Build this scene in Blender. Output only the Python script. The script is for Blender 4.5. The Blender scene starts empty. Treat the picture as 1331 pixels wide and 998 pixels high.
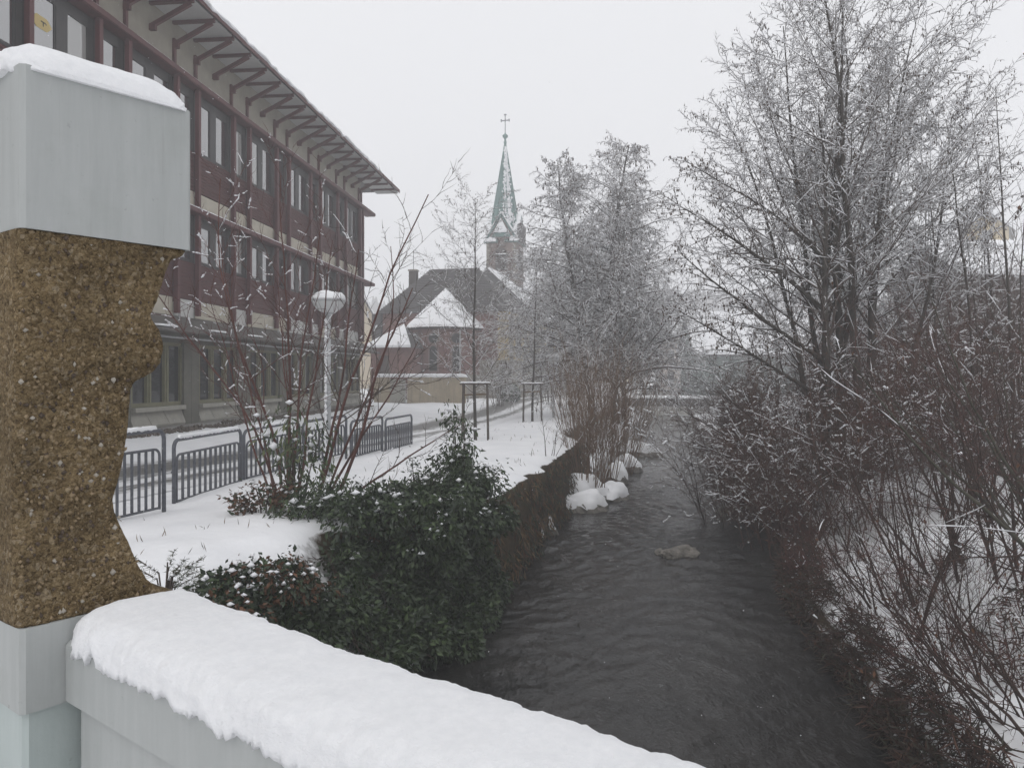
import bpy, math, random
import numpy as np
from mathutils import Vector, Matrix, noise

# ------------------------------------------------------------------ scene, camera, world, sun
scene = bpy.context.scene
COL = scene.collection
CZ = 2.0                      # eye height above the street
F, CX, HY = 1000.0, 665.5, 490.0

cam_d = bpy.data.cameras.new('camera')
cam_d.sensor_width = 36.0
cam_d.lens = 36.0 * F / 1331.0
cam_d.shift_y = -9.0 / 1331.0
cam_d.clip_start = 0.05
cam_d.clip_end = 2000
cam = bpy.data.objects.new('camera', cam_d)
cam.location = (0, 0, CZ)
cam.rotation_euler = (math.radians(90), 0, 0)
COL.objects.link(cam)
scene.camera = cam

SUN_EL, SUN_AZ = math.radians(52), math.radians(205)
w = bpy.data.worlds.new('World')
scene.world = w
w.use_nodes = True
nt = w.node_tree
for n in list(nt.nodes):
    nt.nodes.remove(n)
wo = nt.nodes.new('ShaderNodeOutputWorld')
bg = nt.nodes.new('ShaderNodeBackground')
sky = nt.nodes.new('ShaderNodeTexSky')
sky.sky_type = 'NISHITA'
sky.sun_disc = False
sky.sun_elevation = SUN_EL
sky.sun_rotation = SUN_AZ
sky.air_density = 1.0
sky.dust_density = 4.0
hs = nt.nodes.new('ShaderNodeHueSaturation')
hs.inputs['Saturation'].default_value = 0.12
mx = nt.nodes.new('ShaderNodeMixRGB')
mx.inputs['Fac'].default_value = 0.86           # closed cloud deck over the clear sky
mx.inputs['Color2'].default_value = (8.15, 8.2, 8.45, 1)
nt.links.new(sky.outputs[0], hs.inputs['Color'])
nt.links.new(hs.outputs[0], mx.inputs['Color1'])
nt.links.new(mx.outputs[0], bg.inputs['Color'])
bg.inputs['Strength'].default_value = 0.119
nt.links.new(bg.outputs[0], wo.inputs['Surface'])

sun_d = bpy.data.lights.new('sun', 'SUN')
sun_d.energy = 0.5
sun_d.angle = math.radians(40)
sun_d.color = (1.0, 0.97, 0.93)
sun = bpy.data.objects.new('sun', sun_d)
# light travels away from the sun (sun stands behind and to one side of the camera)
sd = Vector((math.sin(SUN_AZ) * math.cos(SUN_EL), math.cos(SUN_AZ) * math.cos(SUN_EL), math.sin(SUN_EL)))
sun.rotation_euler = sd.to_track_quat('Z', 'Y').to_euler()
COL.objects.link(sun)

vs = scene.view_settings
vs.view_transform = 'Standard'
vs.look = 'None'
vs.exposure = 0.05
vs.gamma = 1.0
try:
    scene.cycles.max_bounces = 6
    scene.cycles.diffuse_bounces = 3
    scene.cycles.glossy_bounces = 3
    scene.cycles.transmission_bounces = 4
    scene.cycles.transparent_max_bounces = 8
    scene.cycles.volume_bounces = 2
    scene.cycles.use_denoising = True
except Exception:
    pass

rng = random.Random(7)


def W(px, py, d):
    """point seen at photograph pixel (px, py) at depth d"""
    return Vector(((px - CX) / F * d, d, CZ + (HY - py) / F * d))


def dz(py, z):
    """depth of a point of height z seen at row py"""
    return (CZ - z) * F / (py - HY)


# ------------------------------------------------------------------ materials
def rgb(c):
    return (c[0], c[1], c[2], 1)


class NT:
    def __init__(self, name):
        self.m = bpy.data.materials.new(name)
        self.m.use_nodes = True
        self.t = self.m.node_tree
        self.b = self.t.nodes['Principled BSDF']
        self.out = self.t.nodes['Material Output']
        self.coord = None

    def node(self, typ, **kw):
        n = self.t.nodes.new(typ)
        for k, v in kw.items():
            setattr(n, k, v)
        return n

    def link(self, a, b):
        self.t.links.new(a, b)

    def obj(self):
        if self.coord is None:
            self.coord = self.node('ShaderNodeTexCoord')
        return self.coord.outputs['Object']

    def mapped(self, scale):
        mp = self.node('ShaderNodeMapping')
        mp.inputs['Scale'].default_value = scale
        self.link(self.obj(), mp.inputs['Vector'])
        return mp.outputs[0]

    def noise(self, scale, detail=4, rough=0.55, vec=None):
        n = self.node('ShaderNodeTexNoise')
        n.inputs['Scale'].default_value = scale
        n.inputs['Detail'].default_value = detail
        n.inputs['Roughness'].default_value = rough
        self.link(vec if vec is not None else self.obj(), n.inputs['Vector'])
        return n.outputs['Fac']

    def ramp(self, fac, stops):
        r = self.node('ShaderNodeValToRGB')
        e = r.color_ramp.elements
        e[0].position, e[0].color = stops[0][0], rgb(stops[0][1])
        e[1].position, e[1].color = stops[1][0], rgb(stops[1][1])
        for p, c in stops[2:]:
            q = e.new(p)
            q.color = rgb(c)
        self.link(fac, r.inputs['Fac'])
        return r.outputs['Color']

    def fac(self, fac, a, b):
        return self.ramp(fac, [(a, (0, 0, 0)), (b, (1, 1, 1))])

    def mix(self, fac, a, b, blend='MIX'):
        m = self.node('ShaderNodeMixRGB', blend_type=blend)
        for v, s in ((fac, 'Fac'), (a, 'Color1'), (b, 'Color2')):
            if isinstance(v, (int, float)):
                m.inputs[s].default_value = v
            elif isinstance(v, tuple):
                m.inputs[s].default_value = rgb(v)
            else:
                self.link(v, m.inputs[s])
        return m.outputs[0]

    def math(self, op, a, b=0.0):
        m = self.node('ShaderNodeMath', operation=op)
        for v, i in ((a, 0), (b, 1)):
            if isinstance(v, (int, float)):
                m.inputs[i].default_value = v
            else:
                self.link(v, m.inputs[i])
        return m.outputs[0]

    def color(self, c):
        if isinstance(c, tuple):
            self.b.inputs['Base Color'].default_value = rgb(c)
        else:
            self.link(c, self.b.inputs['Base Color'])

    def bump(self, h, strength, dist):
        bn = self.node('ShaderNodeBump')
        bn.inputs['Strength'].default_value = strength
        bn.inputs['Distance'].default_value = dist
        self.link(h, bn.inputs['Height'])
        self.link(bn.outputs[0], self.b.inputs['Normal'])

    def rough(self, v):
        if isinstance(v, (int, float)):
            self.b.inputs['Roughness'].default_value = v
        else:
            self.link(v, self.b.inputs['Roughness'])


def simple(name, c1, c2, scale=3.0, rough=0.8, bump=0.0, bdist=0.01, stretch=None, lo=0.3, hi=0.7, spec=None):
    n = NT(name)
    v = n.mapped(stretch) if stretch else None
    f = n.noise(scale, 5, 0.6, v)
    n.color(n.ramp(f, [(lo, c1), (hi, c2)]))
    n.rough(rough)
    if bump:
        n.bump(n.noise(scale * 4, 4, 0.6, v), bump, bdist)
    if spec is not None:
        n.b.inputs['Specular IOR Level'].default_value = spec
    return n.m


def make_snow(name, scale, dist):
    n = NT(name)
    f = n.noise(scale * 0.35, 4)
    n.color(n.ramp(f, [(0.3, (0.80, 0.81, 0.83)), (0.7, (0.88, 0.885, 0.90))]))
    n.rough(0.85)
    n.b.inputs['Specular IOR Level'].default_value = 0.15
    n.b.inputs['Subsurface Weight'].default_value = 0.0
    a = n.noise(scale, 6, 0.65)
    n.bump(a, 0.5, dist)
    return n.m


M = {}
M['snow'] = make_snow('snow', 6, 0.02)
def make_snow_near():
    n = NT('snow_near')
    n.color(n.ramp(n.noise(60, 5, 0.7), [(0.3, (0.81, 0.82, 0.84)), (0.7, (0.885, 0.89, 0.905))]))
    n.rough(0.8)
    n.b.inputs['Specular IOR Level'].default_value = 0.2
    h = n.math('ADD', n.noise(170, 5, 0.7), n.math('MULTIPLY', n.noise(560, 3, 0.7), 0.5))
    n.bump(h, 0.65, 0.005)
    return n.m


M['snow_near'] = make_snow_near()
M['snow_twig'] = simple('snow_twig', (0.74, 0.75, 0.78), (0.86, 0.86, 0.88), 3, 0.9)


def make_ground():
    n = NT('snow_ground')
    geo = n.node('ShaderNodeNewGeometry')
    sep = n.node('ShaderNodeSeparateXYZ')
    n.link(geo.outputs['Normal'], sep.inputs[0])
    nz = n.noise(2.2, 6, 0.65)
    k = n.math('ADD', sep.outputs['Z'], n.math('MULTIPLY', n.math('SUBTRACT', nz, 0.5), 0.55))
    f = n.fac(k, 0.60, 0.72)
    earth = n.ramp(n.noise(7, 6, 0.7), [(0.3, (0.028, 0.020, 0.013)), (0.55, (0.060, 0.045, 0.026)), (0.8, (0.10, 0.075, 0.045))])
    snow = n.ramp(n.noise(1.1, 4), [(0.3, (0.80, 0.81, 0.83)), (0.7, (0.88, 0.885, 0.90))])
    n.color(n.mix(f, earth, snow))
    n.rough(0.9)
    n.b.inputs['Specular IOR Level'].default_value = 0.12
    n.bump(n.noise(5, 7, 0.6), 0.45, 0.05)
    return n.m


M['ground'] = make_ground()


def make_road():
    n = NT('slushy_asphalt')
    uv = n.node('ShaderNodeUVMap')
    sep = n.node('ShaderNodeSeparateXYZ')
    n.link(uv.outputs[0], sep.inputs[0])
    mp = n.node('ShaderNodeMapping')
    mp.inputs['Scale'].default_value = (14, 1.1, 1)
    n.link(uv.outputs[0], mp.inputs['Vector'])
    streak = n.noise(1.0, 6, 0.7, mp.outputs[0])
    u = sep.outputs['X']
    t1 = n.math('SUBTRACT', 1.0, n.math('MULTIPLY', n.math('ABSOLUTE', n.math('SUBTRACT', u, 0.30)), 3.2))
    t2 = n.math('SUBTRACT', 0.62, n.math('MULTIPLY', n.math('ABSOLUTE', n.math('SUBTRACT', u, 0.74)), 5.0))
    t = n.math('MAXIMUM', t1, t2)
    k = n.math('ADD', t, n.math('MULTIPLY', n.math('SUBTRACT', streak, 0.5), 1.9))
    f = n.fac(k, 0.12, 0.55)
    asph = n.ramp(n.noise(30, 5), [(0.3, (0.10, 0.097, 0.092)), (0.7, (0.18, 0.175, 0.168))])
    n.color(n.mix(f, (0.82, 0.825, 0.84), asph))
    n.rough(0.6)
    n.bump(streak, 0.3, 0.02)
    return n.m


M['road'] = make_road()


def make_water():
    n = NT('river_water')
    v1 = n.mapped((1.6, 0.75, 1))
    a = n.noise(2.4, 6, 0.62, v1)
    b = n.noise(9.0, 4, 0.6, v1)
    h = n.math('ADD', a, n.math('MULTIPLY', b, 0.33))
    n.bump(h, 1.0, 0.05)
    bed = n.ramp(n.noise(0.9, 5, 0.6), [(0.3, (0.010, 0.010, 0.010)), (0.75, (0.030, 0.028, 0.026))])
    foam_n = n.noise(3.2, 8, 0.75, n.mapped((0.9, 0.55, 1)))
    foam = n.fac(foam_n, 0.66, 0.76)
    n.color(n.mix(n.math('MULTIPLY', foam, 0.45), bed, (0.35, 0.36, 0.37)))
    n.rough(0.05)
    n.b.inputs['IOR'].default_value = 1.33
    return n.m


M['water'] = make_water()


def make_aggregate():
    n = NT('exposed_aggregate')
    vo = n.node('ShaderNodeTexVoronoi')
    vo.inputs['Scale'].default_value = 150
    wrp = n.node('ShaderNodeTexNoise')
    wrp.inputs['Scale'].default_value = 70
    n.link(n.obj(), wrp.inputs['Vector'])
    wv = n.node('ShaderNodeVectorMath', operation='MULTIPLY_ADD')
    n.link(wrp.outputs['Color'], wv.inputs[0])
    wv.inputs[1].default_value = (0.012, 0.012, 0.012)
    n.link(n.obj(), wv.inputs[2])
    n.link(wv.outputs[0], vo.inputs['Vector'])
    vo2 = n.node('ShaderNodeTexVoronoi')
    vo2.inputs['Scale'].default_value = 330
    n.link(wv.outputs[0], vo2.inputs['Vector'])
    sepc = n.node('ShaderNodeSeparateColor')
    n.link(vo.outputs['Color'], sepc.inputs[0])
    stone = n.ramp(sepc.outputs[0], [(0.0, (0.075, 0.054, 0.032)), (0.3, (0.165, 0.120, 0.066)), (0.6, (0.235, 0.178, 0.102)),
                                     (0.85, (0.300, 0.235, 0.145)), (0.97, (0.42, 0.36, 0.27))])
    sepd = n.node('ShaderNodeSeparateColor')
    n.link(vo2.outputs['Color'], sepd.inputs[0])
    fine = n.ramp(sepd.outputs[1], [(0.0, (0.075, 0.054, 0.032)), (0.6, (0.215, 0.160, 0.090)), (1.0, (0.33, 0.26, 0.16))])
    c = n.mix(0.5, stone, fine)
    big = n.noise(9, 4, 0.6)
    c = n.mix(1.0, c, n.ramp(big, [(0.3, (0.62, 0.60, 0.58)), (0.7, (1.1, 1.06, 1.0))]), 'MULTIPLY')
    n.color(c)
    n.rough(0.92)
    n.b.inputs['Specular IOR Level'].default_value = 0.2
    h = n.math('ADD', n.math('MULTIPLY', vo.outputs['Distance'], -1.0), n.math('MULTIPLY', n.noise(160, 4), 0.9))
    h = n.math('ADD', h, n.math('MULTIPLY', vo2.outputs['Distance'], -0.6))
    n.bump(h, 1.0, 0.006)
    return n.m


M['aggregate'] = make_aggregate()
M['pebble_light'] = simple('pebble_light', (0.26, 0.23, 0.19), (0.42, 0.39, 0.34), 40, 0.7)
M['pebble_tan'] = simple('pebble_tan', (0.16, 0.115, 0.062), (0.27, 0.20, 0.12), 40, 0.7)
M['pebble_dark'] = simple('pebble_dark', (0.045, 0.032, 0.022), (0.10, 0.07, 0.05), 40, 0.7)


def make_paint(name, c1, c2):
    n = NT(name)
    st = n.noise(5, 6, 0.7, n.mapped((6, 6, 0.6)))
    sp = n.noise(60, 5, 0.7)
    c = n.ramp(st, [(0.3, c1), (0.7, c2)])
    c = n.mix(n.math('MULTIPLY', n.fac(sp, 0.64, 0.70), 0.35), c, (0.20, 0.21, 0.20))
    blot = n.noise(4.5, 6, 0.7)
    c = n.mix(n.math('MULTIPLY', n.fac(blot, 0.52, 0.75), 0.28), c, (0.24, 0.26, 0.235))
    runs = n.noise(9, 5, 0.7, n.mapped((9, 9, 0.35)))
    c = n.mix(n.math('MULTIPLY', n.fac(runs, 0.60, 0.72), 0.22), c, (0.23, 0.235, 0.215))
    chips = n.noise(34, 3, 0.5)
    c = n.mix(n.math('MULTIPLY', n.fac(chips, 0.74, 0.76), 0.5), c, (0.13, 0.12, 0.10))
    n.color(c)
    n.rough(0.55)
    n.bump(n.noise(70, 5, 0.6), 0.25, 0.002)
    return n.m


M['paint'] = make_paint('pale_grey_paint', (0.335, 0.35, 0.345), (0.39, 0.405, 0.40))
M['paint_green'] = make_paint('pale_green_grey_paint', (0.37, 0.42, 0.41), (0.43, 0.48, 0.47))

M['maroon'] = simple('maroon_timber', (0.062, 0.015, 0.016), (0.105, 0.026, 0.027), 5, 0.6, stretch=(1, 1, 0.3))
M['clad'] = simple('cladding_timber', (0.050, 0.014, 0.013), (0.100, 0.030, 0.028), 4, 0.75, stretch=(0.4, 1, 6))
M['soffit'] = simple('soffit_white', (0.42, 0.42, 0.41), (0.50, 0.50, 0.49), 2, 0.7)
M['band_white'] = simple('band_white', (0.44, 0.44, 0.43), (0.56, 0.56, 0.54), 2, 0.7)
M['band_cream'] = simple('band_cream', (0.40, 0.37, 0.30), (0.50, 0.46, 0.38), 2, 0.7)
M['beige_wall'] = simple('beige_render', (0.24, 0.22, 0.18), (0.31, 0.285, 0.235), 2, 0.85)
M['olive'] = simple('olive_panel', (0.085, 0.082, 0.064), (0.13, 0.124, 0.10), 2, 0.75)
M['sill'] = simple('concrete_sill', (0.26, 0.25, 0.215), (0.36, 0.345, 0.30), 3, 0.8, 0.3, 0.01)
M['frame_dark'] = simple('dark_window_frame', (0.018, 0.017, 0.017), (0.040, 0.036, 0.035), 3, 0.5)
M['frame_olive'] = simple('olive_window_frame', (0.13, 0.125, 0.07), (0.19, 0.18, 0.10), 3, 0.6)
M['canopy'] = simple('canopy_metal', (0.050, 0.045, 0.040), (0.095, 0.085, 0.075), 3, 0.6)
M['concrete'] = simple('concrete', (0.20, 0.195, 0.18), (0.31, 0.30, 0.28), 2.5, 0.9, 0.4, 0.01)


def make_glass(name, base, ior):
    n = NT(name)
    n.color(base)
    n.rough(0.03)
    n.b.inputs['IOR'].default_value = ior
    return n.m


M['pane'] = make_glass('window_glass', (0.03, 0.032, 0.034), 4.2)
M['pane_blind'] = make_glass('window_glass_with_blind', (0.30, 0.30, 0.29), 2.4)
M['pane_dark'] = make_glass('window_glass_dark', (0.012, 0.013, 0.013), 1.36)
M['steel'] = simple('painted_steel', (0.060, 0.066, 0.080), (0.105, 0.112, 0.130), 20, 0.5)
M['lamp_pole'] = simple('galvanised_pole', (0.34, 0.35, 0.36), (0.46, 0.47, 0.48), 8, 0.5)
M['lamp_globe'] = simple('opal_globe', (0.52, 0.53, 0.53), (0.62, 0.62, 0.62), 4, 0.35)
M['stake'] = simple('stake_wood', (0.055, 0.042, 0.034), (0.105, 0.085, 0.070), 12, 0.85, stretch=(1, 1, 0.2))
M['bark'] = simple('bark_dark', (0.030, 0.025, 0.021), (0.070, 0.060, 0.050), 9, 0.9)
M['bark_green'] = simple('bark_mossy', (0.034, 0.034, 0.022), (0.075, 0.068, 0.050), 8, 0.9)
M['twig'] = simple('twig_brown', (0.050, 0.037, 0.031), (0.095, 0.072, 0.060), 4, 0.9)
M['twig_red'] = simple('twig_reddish', (0.066, 0.026, 0.021), (0.125, 0.050, 0.039), 4, 0.85)
M['twig_tan'] = simple('twig_tan', (0.110, 0.065, 0.038), (0.190, 0.120, 0.075), 2, 0.9)
M['twig_dark'] = simple('twig_dark', (0.024, 0.013, 0.010), (0.056, 0.032, 0.024), 3, 0.9)
M['twig_hedge'] = simple('twig_hedge', (0.056, 0.029, 0.021), (0.115, 0.062, 0.044), 3, 0.9)
M['twig_frost'] = simple('twig_frosted', (0.115, 0.098, 0.088), (0.235, 0.210, 0.195), 5, 0.95)
M['catkin'] = simple('catkin', (0.050, 0.032, 0.022), (0.105, 0.068, 0.046), 6, 0.9)
M['leaf'] = simple('evergreen_leaf', (0.020, 0.038, 0.012), (0.058, 0.090, 0.030), 5, 0.55, lo=0.35, hi=0.7)
M['leaf_dark'] = simple('ivy_leaf', (0.008, 0.018, 0.008), (0.032, 0.052, 0.018), 5, 0.5, lo=0.35, hi=0.7)
M['leaf_pale'] = simple('pale_leaf', (0.07, 0.09, 0.035), (0.14, 0.16, 0.07), 5, 0.6)
M['dead_leaf'] = simple('withered_leaf', (0.060, 0.028, 0.014), (0.130, 0.060, 0.030), 5, 0.8)
M['dead_grass'] = simple('dead_grass', (0.10, 0.066, 0.034), (0.20, 0.135, 0.072), 3, 0.9)
M['needle'] = simple('conifer_needle', (0.045, 0.060, 0.030), (0.10, 0.115, 0.06), 20, 0.6)
M['stone'] = simple('river_stone', (0.06, 0.055, 0.048), (0.27, 0.25, 0.22), 5, 0.8, 0.8, 0.04)
M['gravel'] = simple('brown_gravel', (0.050, 0.040, 0.030), (0.16, 0.125, 0.095), 14, 0.9)
M['brick'] = simple('red_sandstone', (0.115, 0.052, 0.043), (0.195, 0.092, 0.075), 2, 0.9)
M['brick_tower'] = simple('tower_sandstone', (0.120, 0.078, 0.066), (0.205, 0.145, 0.125), 1.6, 0.9)
M['slate'] = simple('slate_roof', (0.032, 0.028, 0.028), (0.065, 0.058, 0.056), 3, 0.7, stretch=(1, 1, 4))
M['copper'] = simple('copper_green', (0.055, 0.125, 0.118), (0.10, 0.195, 0.18), 1.2, 0.7)
M['yellow_wall'] = simple('yellow_render', (0.42, 0.31, 0.12), (0.52, 0.39, 0.17), 1.5, 0.9)
M['pale_wall'] = simple('pale_render', (0.40, 0.33, 0.29), (0.50, 0.42, 0.37), 0.8, 0.9)
M['cream_wall'] = simple('cream_render', (0.46, 0.38, 0.27), (0.55, 0.46, 0.33), 1.2, 0.9)
M['grey_green_wall'] = simple('grey_green_wall', (0.10, 0.125, 0.12), (0.15, 0.18, 0.17), 1, 0.9)
M['dark_timber'] = simple('dark_timber', (0.035, 0.025, 0.020), (0.07, 0.05, 0.04), 2, 0.9)


def make_stain(name, c1, c2, c3):
    n = NT(name)
    a = n.noise(1.2, 5, 0.6)
    b = n.noise(3, 6, 0.7, n.mapped((2.5, 2.5, 0.25)))
    c = n.ramp(a, [(0.3, c1), (0.7, c2)])
    n.color(n.mix(n.math('MULTIPLY', n.fac(b, 0.45, 0.72), 0.65), c, c3))
    n.rough(0.9)
    n.bump(n.noise(14, 5), 0.3, 0.01)
    return n.m


M['yard_wall'] = make_stain('stained_render', (0.33, 0.27, 0.18), (0.43, 0.36, 0.25), (0.15, 0.12, 0.085))
M['grey_stone'] = make_stain('grey_stone_base', (0.20, 0.18, 0.15), (0.29, 0.26, 0.21), (0.10, 0.085, 0.07))


def make_bankwall():
    n = NT('mossy_bank_wall')
    a = n.noise(2.2, 6, 0.7, n.mapped((1, 1, 0.5)))
    n.color(n.ramp(a, [(0.25, (0.030, 0.022, 0.012)), (0.5, (0.095, 0.060, 0.032)), (0.75, (0.17, 0.115, 0.065))]))
    n.rough(0.95)
    n.bump(n.noise(9, 7, 0.7), 0.9, 0.06)
    return n.m


M['bankwall'] = make_bankwall()


# ------------------------------------------------------------------ object helpers
def tag(o, label=None, cat=None, group=None, kind=None):
    if label:
        o['label'] = label
    if cat:
        o['category'] = cat
    if group:
        o['group'] = group
    if kind:
        o['kind'] = kind
    return o


def empty(name, loc=(0, 0, 0), rz=0.0, label=None, cat=None, group=None):
    o = bpy.data.objects.new(name, None)
    o.empty_display_size = 0.2
    o.location = loc
    o.rotation_euler = (0, 0, rz)
    COL.objects.link(o)
    return tag(o, label, cat, group)


def link(name, me, parent=None, loc=None, rz=None):
    o = bpy.data.objects.new(name, me)
    COL.objects.link(o)
    if parent is not None:
        o.parent = parent
    if loc is not None:
        o.location = loc
    if rz is not None:
        o.rotation_euler = (0, 0, rz)
    return o


def np_mesh(name, verts, faces_flat, sizes, mats, midx=None, smooth=False):
    me = bpy.data.meshes.new(name)
    verts = np.asarray(verts, dtype=np.float32).reshape(-1, 3)
    faces_flat = np.asarray(faces_flat, dtype=np.int32)
    sizes = np.asarray(sizes, dtype=np.int32)
    me.vertices.add(len(verts))
    me.vertices.foreach_set('co', verts.ravel())
    me.loops.add(len(faces_flat))
    me.loops.foreach_set('vertex_index', faces_flat)
    me.polygons.add(len(sizes))
    st = np.zeros(len(sizes), dtype=np.int32)
    st[1:] = np.cumsum(sizes)[:-1]
    me.polygons.foreach_set('loop_start', st)
    if not isinstance(mats, (list, tuple)):
        mats = [mats]
    for m in mats:
        me.materials.append(m)
    if midx is not None:
        me.polygons.foreach_set('material_index', np.asarray(midx, dtype=np.int32))
    me.polygons.foreach_set('use_smooth', np.full(len(sizes), bool(smooth)))
    me.update(calc_edges=True)
    me.validate()
    return me


class MB:
    """collects boxes, prisms, bars and rings into one mesh"""

    def __init__(self):
        self.v, self.f, self.mi, self.cur = [], [], [], 0

    def poly(self, pts, faces):
        o = len(self.v)
        self.v += [tuple(p) for p in pts]
        for f in faces:
            self.f.append([i + o for i in f])
            self.mi.append(self.cur)
        return self

    def box(self, x0, x1, y0, y1, z0, z1):
        p = [(x0, y0, z0), (x1, y0, z0), (x1, y1, z0), (x0, y1, z0), (x0, y0, z1), (x1, y0, z1), (x1, y1, z1), (x0, y1, z1)]
        return self.poly(p, [(0, 3, 2, 1), (4, 5, 6, 7), (0, 1, 5, 4), (1, 2, 6, 5), (2, 3, 7, 6), (3, 0, 4, 7)])

    def prism(self, poly, axis, a, b):
        """closed polygon of 2-D points extruded along an axis ('x','y','z') from a to b"""
        n = len(poly)

        def P(q, t):
            if axis == 'x':
                return (t, q[0], q[1])
            if axis == 'y':
                return (q[0], t, q[1])
            return (q[0], q[1], t)
        pts = [P(q, a) for q in poly] + [P(q, b) for q in poly]
        fs = [tuple(range(n - 1, -1, -1)), tuple(range(n, 2 * n))]
        for i in range(n):
            j = (i + 1) % n
            fs.append((i, j, n + j, n + i))
        return self.poly(pts, fs)

    def bar(self, a, b, wd, ht=None):
        """square bar from a to b"""
        a, b = Vector(a), Vector(b)
        ht = ht or wd
        d = (b - a).normalized()
        up = Vector((0, 0, 1)) if abs(d.z) < 0.95 else Vector((1, 0, 0))
        s = d.cross(up).normalized()
        t = s.cross(d).normalized()
        pts = []
        for e in (a, b):
            for i, j in ((-1, -1), (1, -1), (1, 1), (-1, 1)):
                pts.append(e + s * (i * wd / 2) + t * (j * ht / 2))
        return self.poly(pts, [(0, 3, 2, 1), (4, 5, 6, 7), (0, 1, 5, 4), (1, 2, 6, 5), (2, 3, 7, 6), (3, 0, 4, 7)])

    def tube(self, pts, rads, sides=8, cap=True):
        pts = [Vector(p) for p in pts]
        if isinstance(rads, (int, float)):
            rads = [rads] * len(pts)
        o = len(self.v)
        prev = None
        for i, p in enumerate(pts):
            d = (pts[min(i + 1, len(pts) - 1)] - pts[max(i - 1, 0)]).normalized()
            if prev is None:
                up = Vector((0, 0, 1)) if abs(d.z) < 0.9 else Vector((1, 0, 0))
                s = d.cross(up).normalized()
            else:
                s = (prev - d * prev.dot(d)).normalized()
            prev = s
            t = d.cross(s)
            for k in range(sides):
                a = 2 * math.pi * k / sides
                self.v.append(tuple(p + (s * math.cos(a) + t * math.sin(a)) * rads[i]))
        for i in range(len(pts) - 1):
            for k in range(sides):
                k2 = (k + 1) % sides
                self.f.append([o + i * sides + k, o + i * sides + k2, o + (i + 1) * sides + k2, o + (i + 1) * sides + k])
                self.mi.append(self.cur)
        if cap:
            self.f.append([o + k for k in range(sides - 1, -1, -1)])
            self.f.append([o + (len(pts) - 1) * sides + k for k in range(sides)])
            self.mi += [self.cur, self.cur]
        return self

    def lathe(self, prof, sides=24, centre=(0, 0)):
        o = len(self.v)
        for r, z in prof:
            for k in range(sides):
                a = 2 * math.pi * k / sides
                self.v.append((centre[0] + r * math.cos(a), centre[1] + r * math.sin(a), z))
        for i in range(len(prof) - 1):
            for k in range(sides):
                k2 = (k + 1) % sides
                self.f.append([o + i * sides + k, o + i * sides + k2, o + (i + 1) * sides + k2, o + (i + 1) * sides + k])
                self.mi.append(self.cur)
        self.f.append([o + k for k in range(sides - 1, -1, -1)])
        self.f.append([o + (len(prof) - 1) * sides + k for k in range(sides)])
        self.mi += [self.cur, self.cur]
        return self

    def mesh(self, name, mats, smooth=False):
        flat = [i for f in self.f for i in f]
        return np_mesh(name, self.v, flat, [len(f) for f in self.f], mats, self.mi, smooth)

    def build(self, name, mats, parent=None, smooth=False, loc=None):
        return link(name, self.mesh(name, mats, smooth), parent, loc)


def nz3(x, y, z=0.0):
    return noise.noise(Vector((x, y, z)))


def smooth01(t):
    t = min(1.0, max(0.0, t))
    return t * t * (3 - 2 * t)


# ------------------------------------------------------------------ layout of the valley floor
WZ = -1.5                                       # water level
LE = lambda d: 0.215 * d - 2.8                  # water's edge on the street side
RE = lambda d: 0.20 * d + 2.3 + 0.35 * math.sin(d * 0.45) * smooth01((d - 5) / 10)
TA = 0.1045
FX0 = -12.75
XF = lambda d: FX0 + TA * d                     # facade line of the timber building


def interp(x, pts):
    if x <= pts[0][0]:
        return pts[0][1]
    for (a, b), (c, e) in zip(pts, pts[1:]):
        if x <= c:
            return b + (e - b) * (x - a) / (c - a)
    return pts[-1][1]


ROAD = [(-8, -11.2), (4, -9.7), (10, -8.4), (16.4, -6.7), (22, -4.9), (28.6, -3.0), (38, -1.3), (48.8, 0.3), (58, 2.2), (70, 5.0), (100, 12.5)]
RX = lambda d: interp(d, ROAD)


def g_left(x, d):
    z = 0.06
    t = x - XF(d)
    z += 0.30 * smooth01(1 - (t - 0.6) / 3.0) if d < 46 else 0
    z += 0.28 * smooth01((d - 40) / 14)
    rd = abs(x - RX(d))
    k = smooth01((rd - 2.0) / 1.2)
    z += k * (0.05 + 0.07 * nz3(x * 0.5, d * 0.5) + 0.035 * nz3(x * 1.7, d * 1.7, 3))
    if d > 75:
        z += (d - 75) * 0.012
    return z


def edge_inset(d):
    return interp(d, [(-10, 2.2), (7, 2.1), (10, 1.75), (12.0, 0.95), (13.2, 0.22), (24, 0.22), (28, 1.6), (70, 2.0), (90, 0.5)])


def right_z(s, d):
    pts = [(0, -1.62), (0.18, -1.24), (0.8, -1.12), (1.25, -0.98), (1.6, -0.52), (3, -0.40), (5, -0.22), (9, 0.15), (14, 0.9), (22, 3.6), (32, 6.5), (60, 9), (170, 14)]
    return interp(s, pts)


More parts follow.
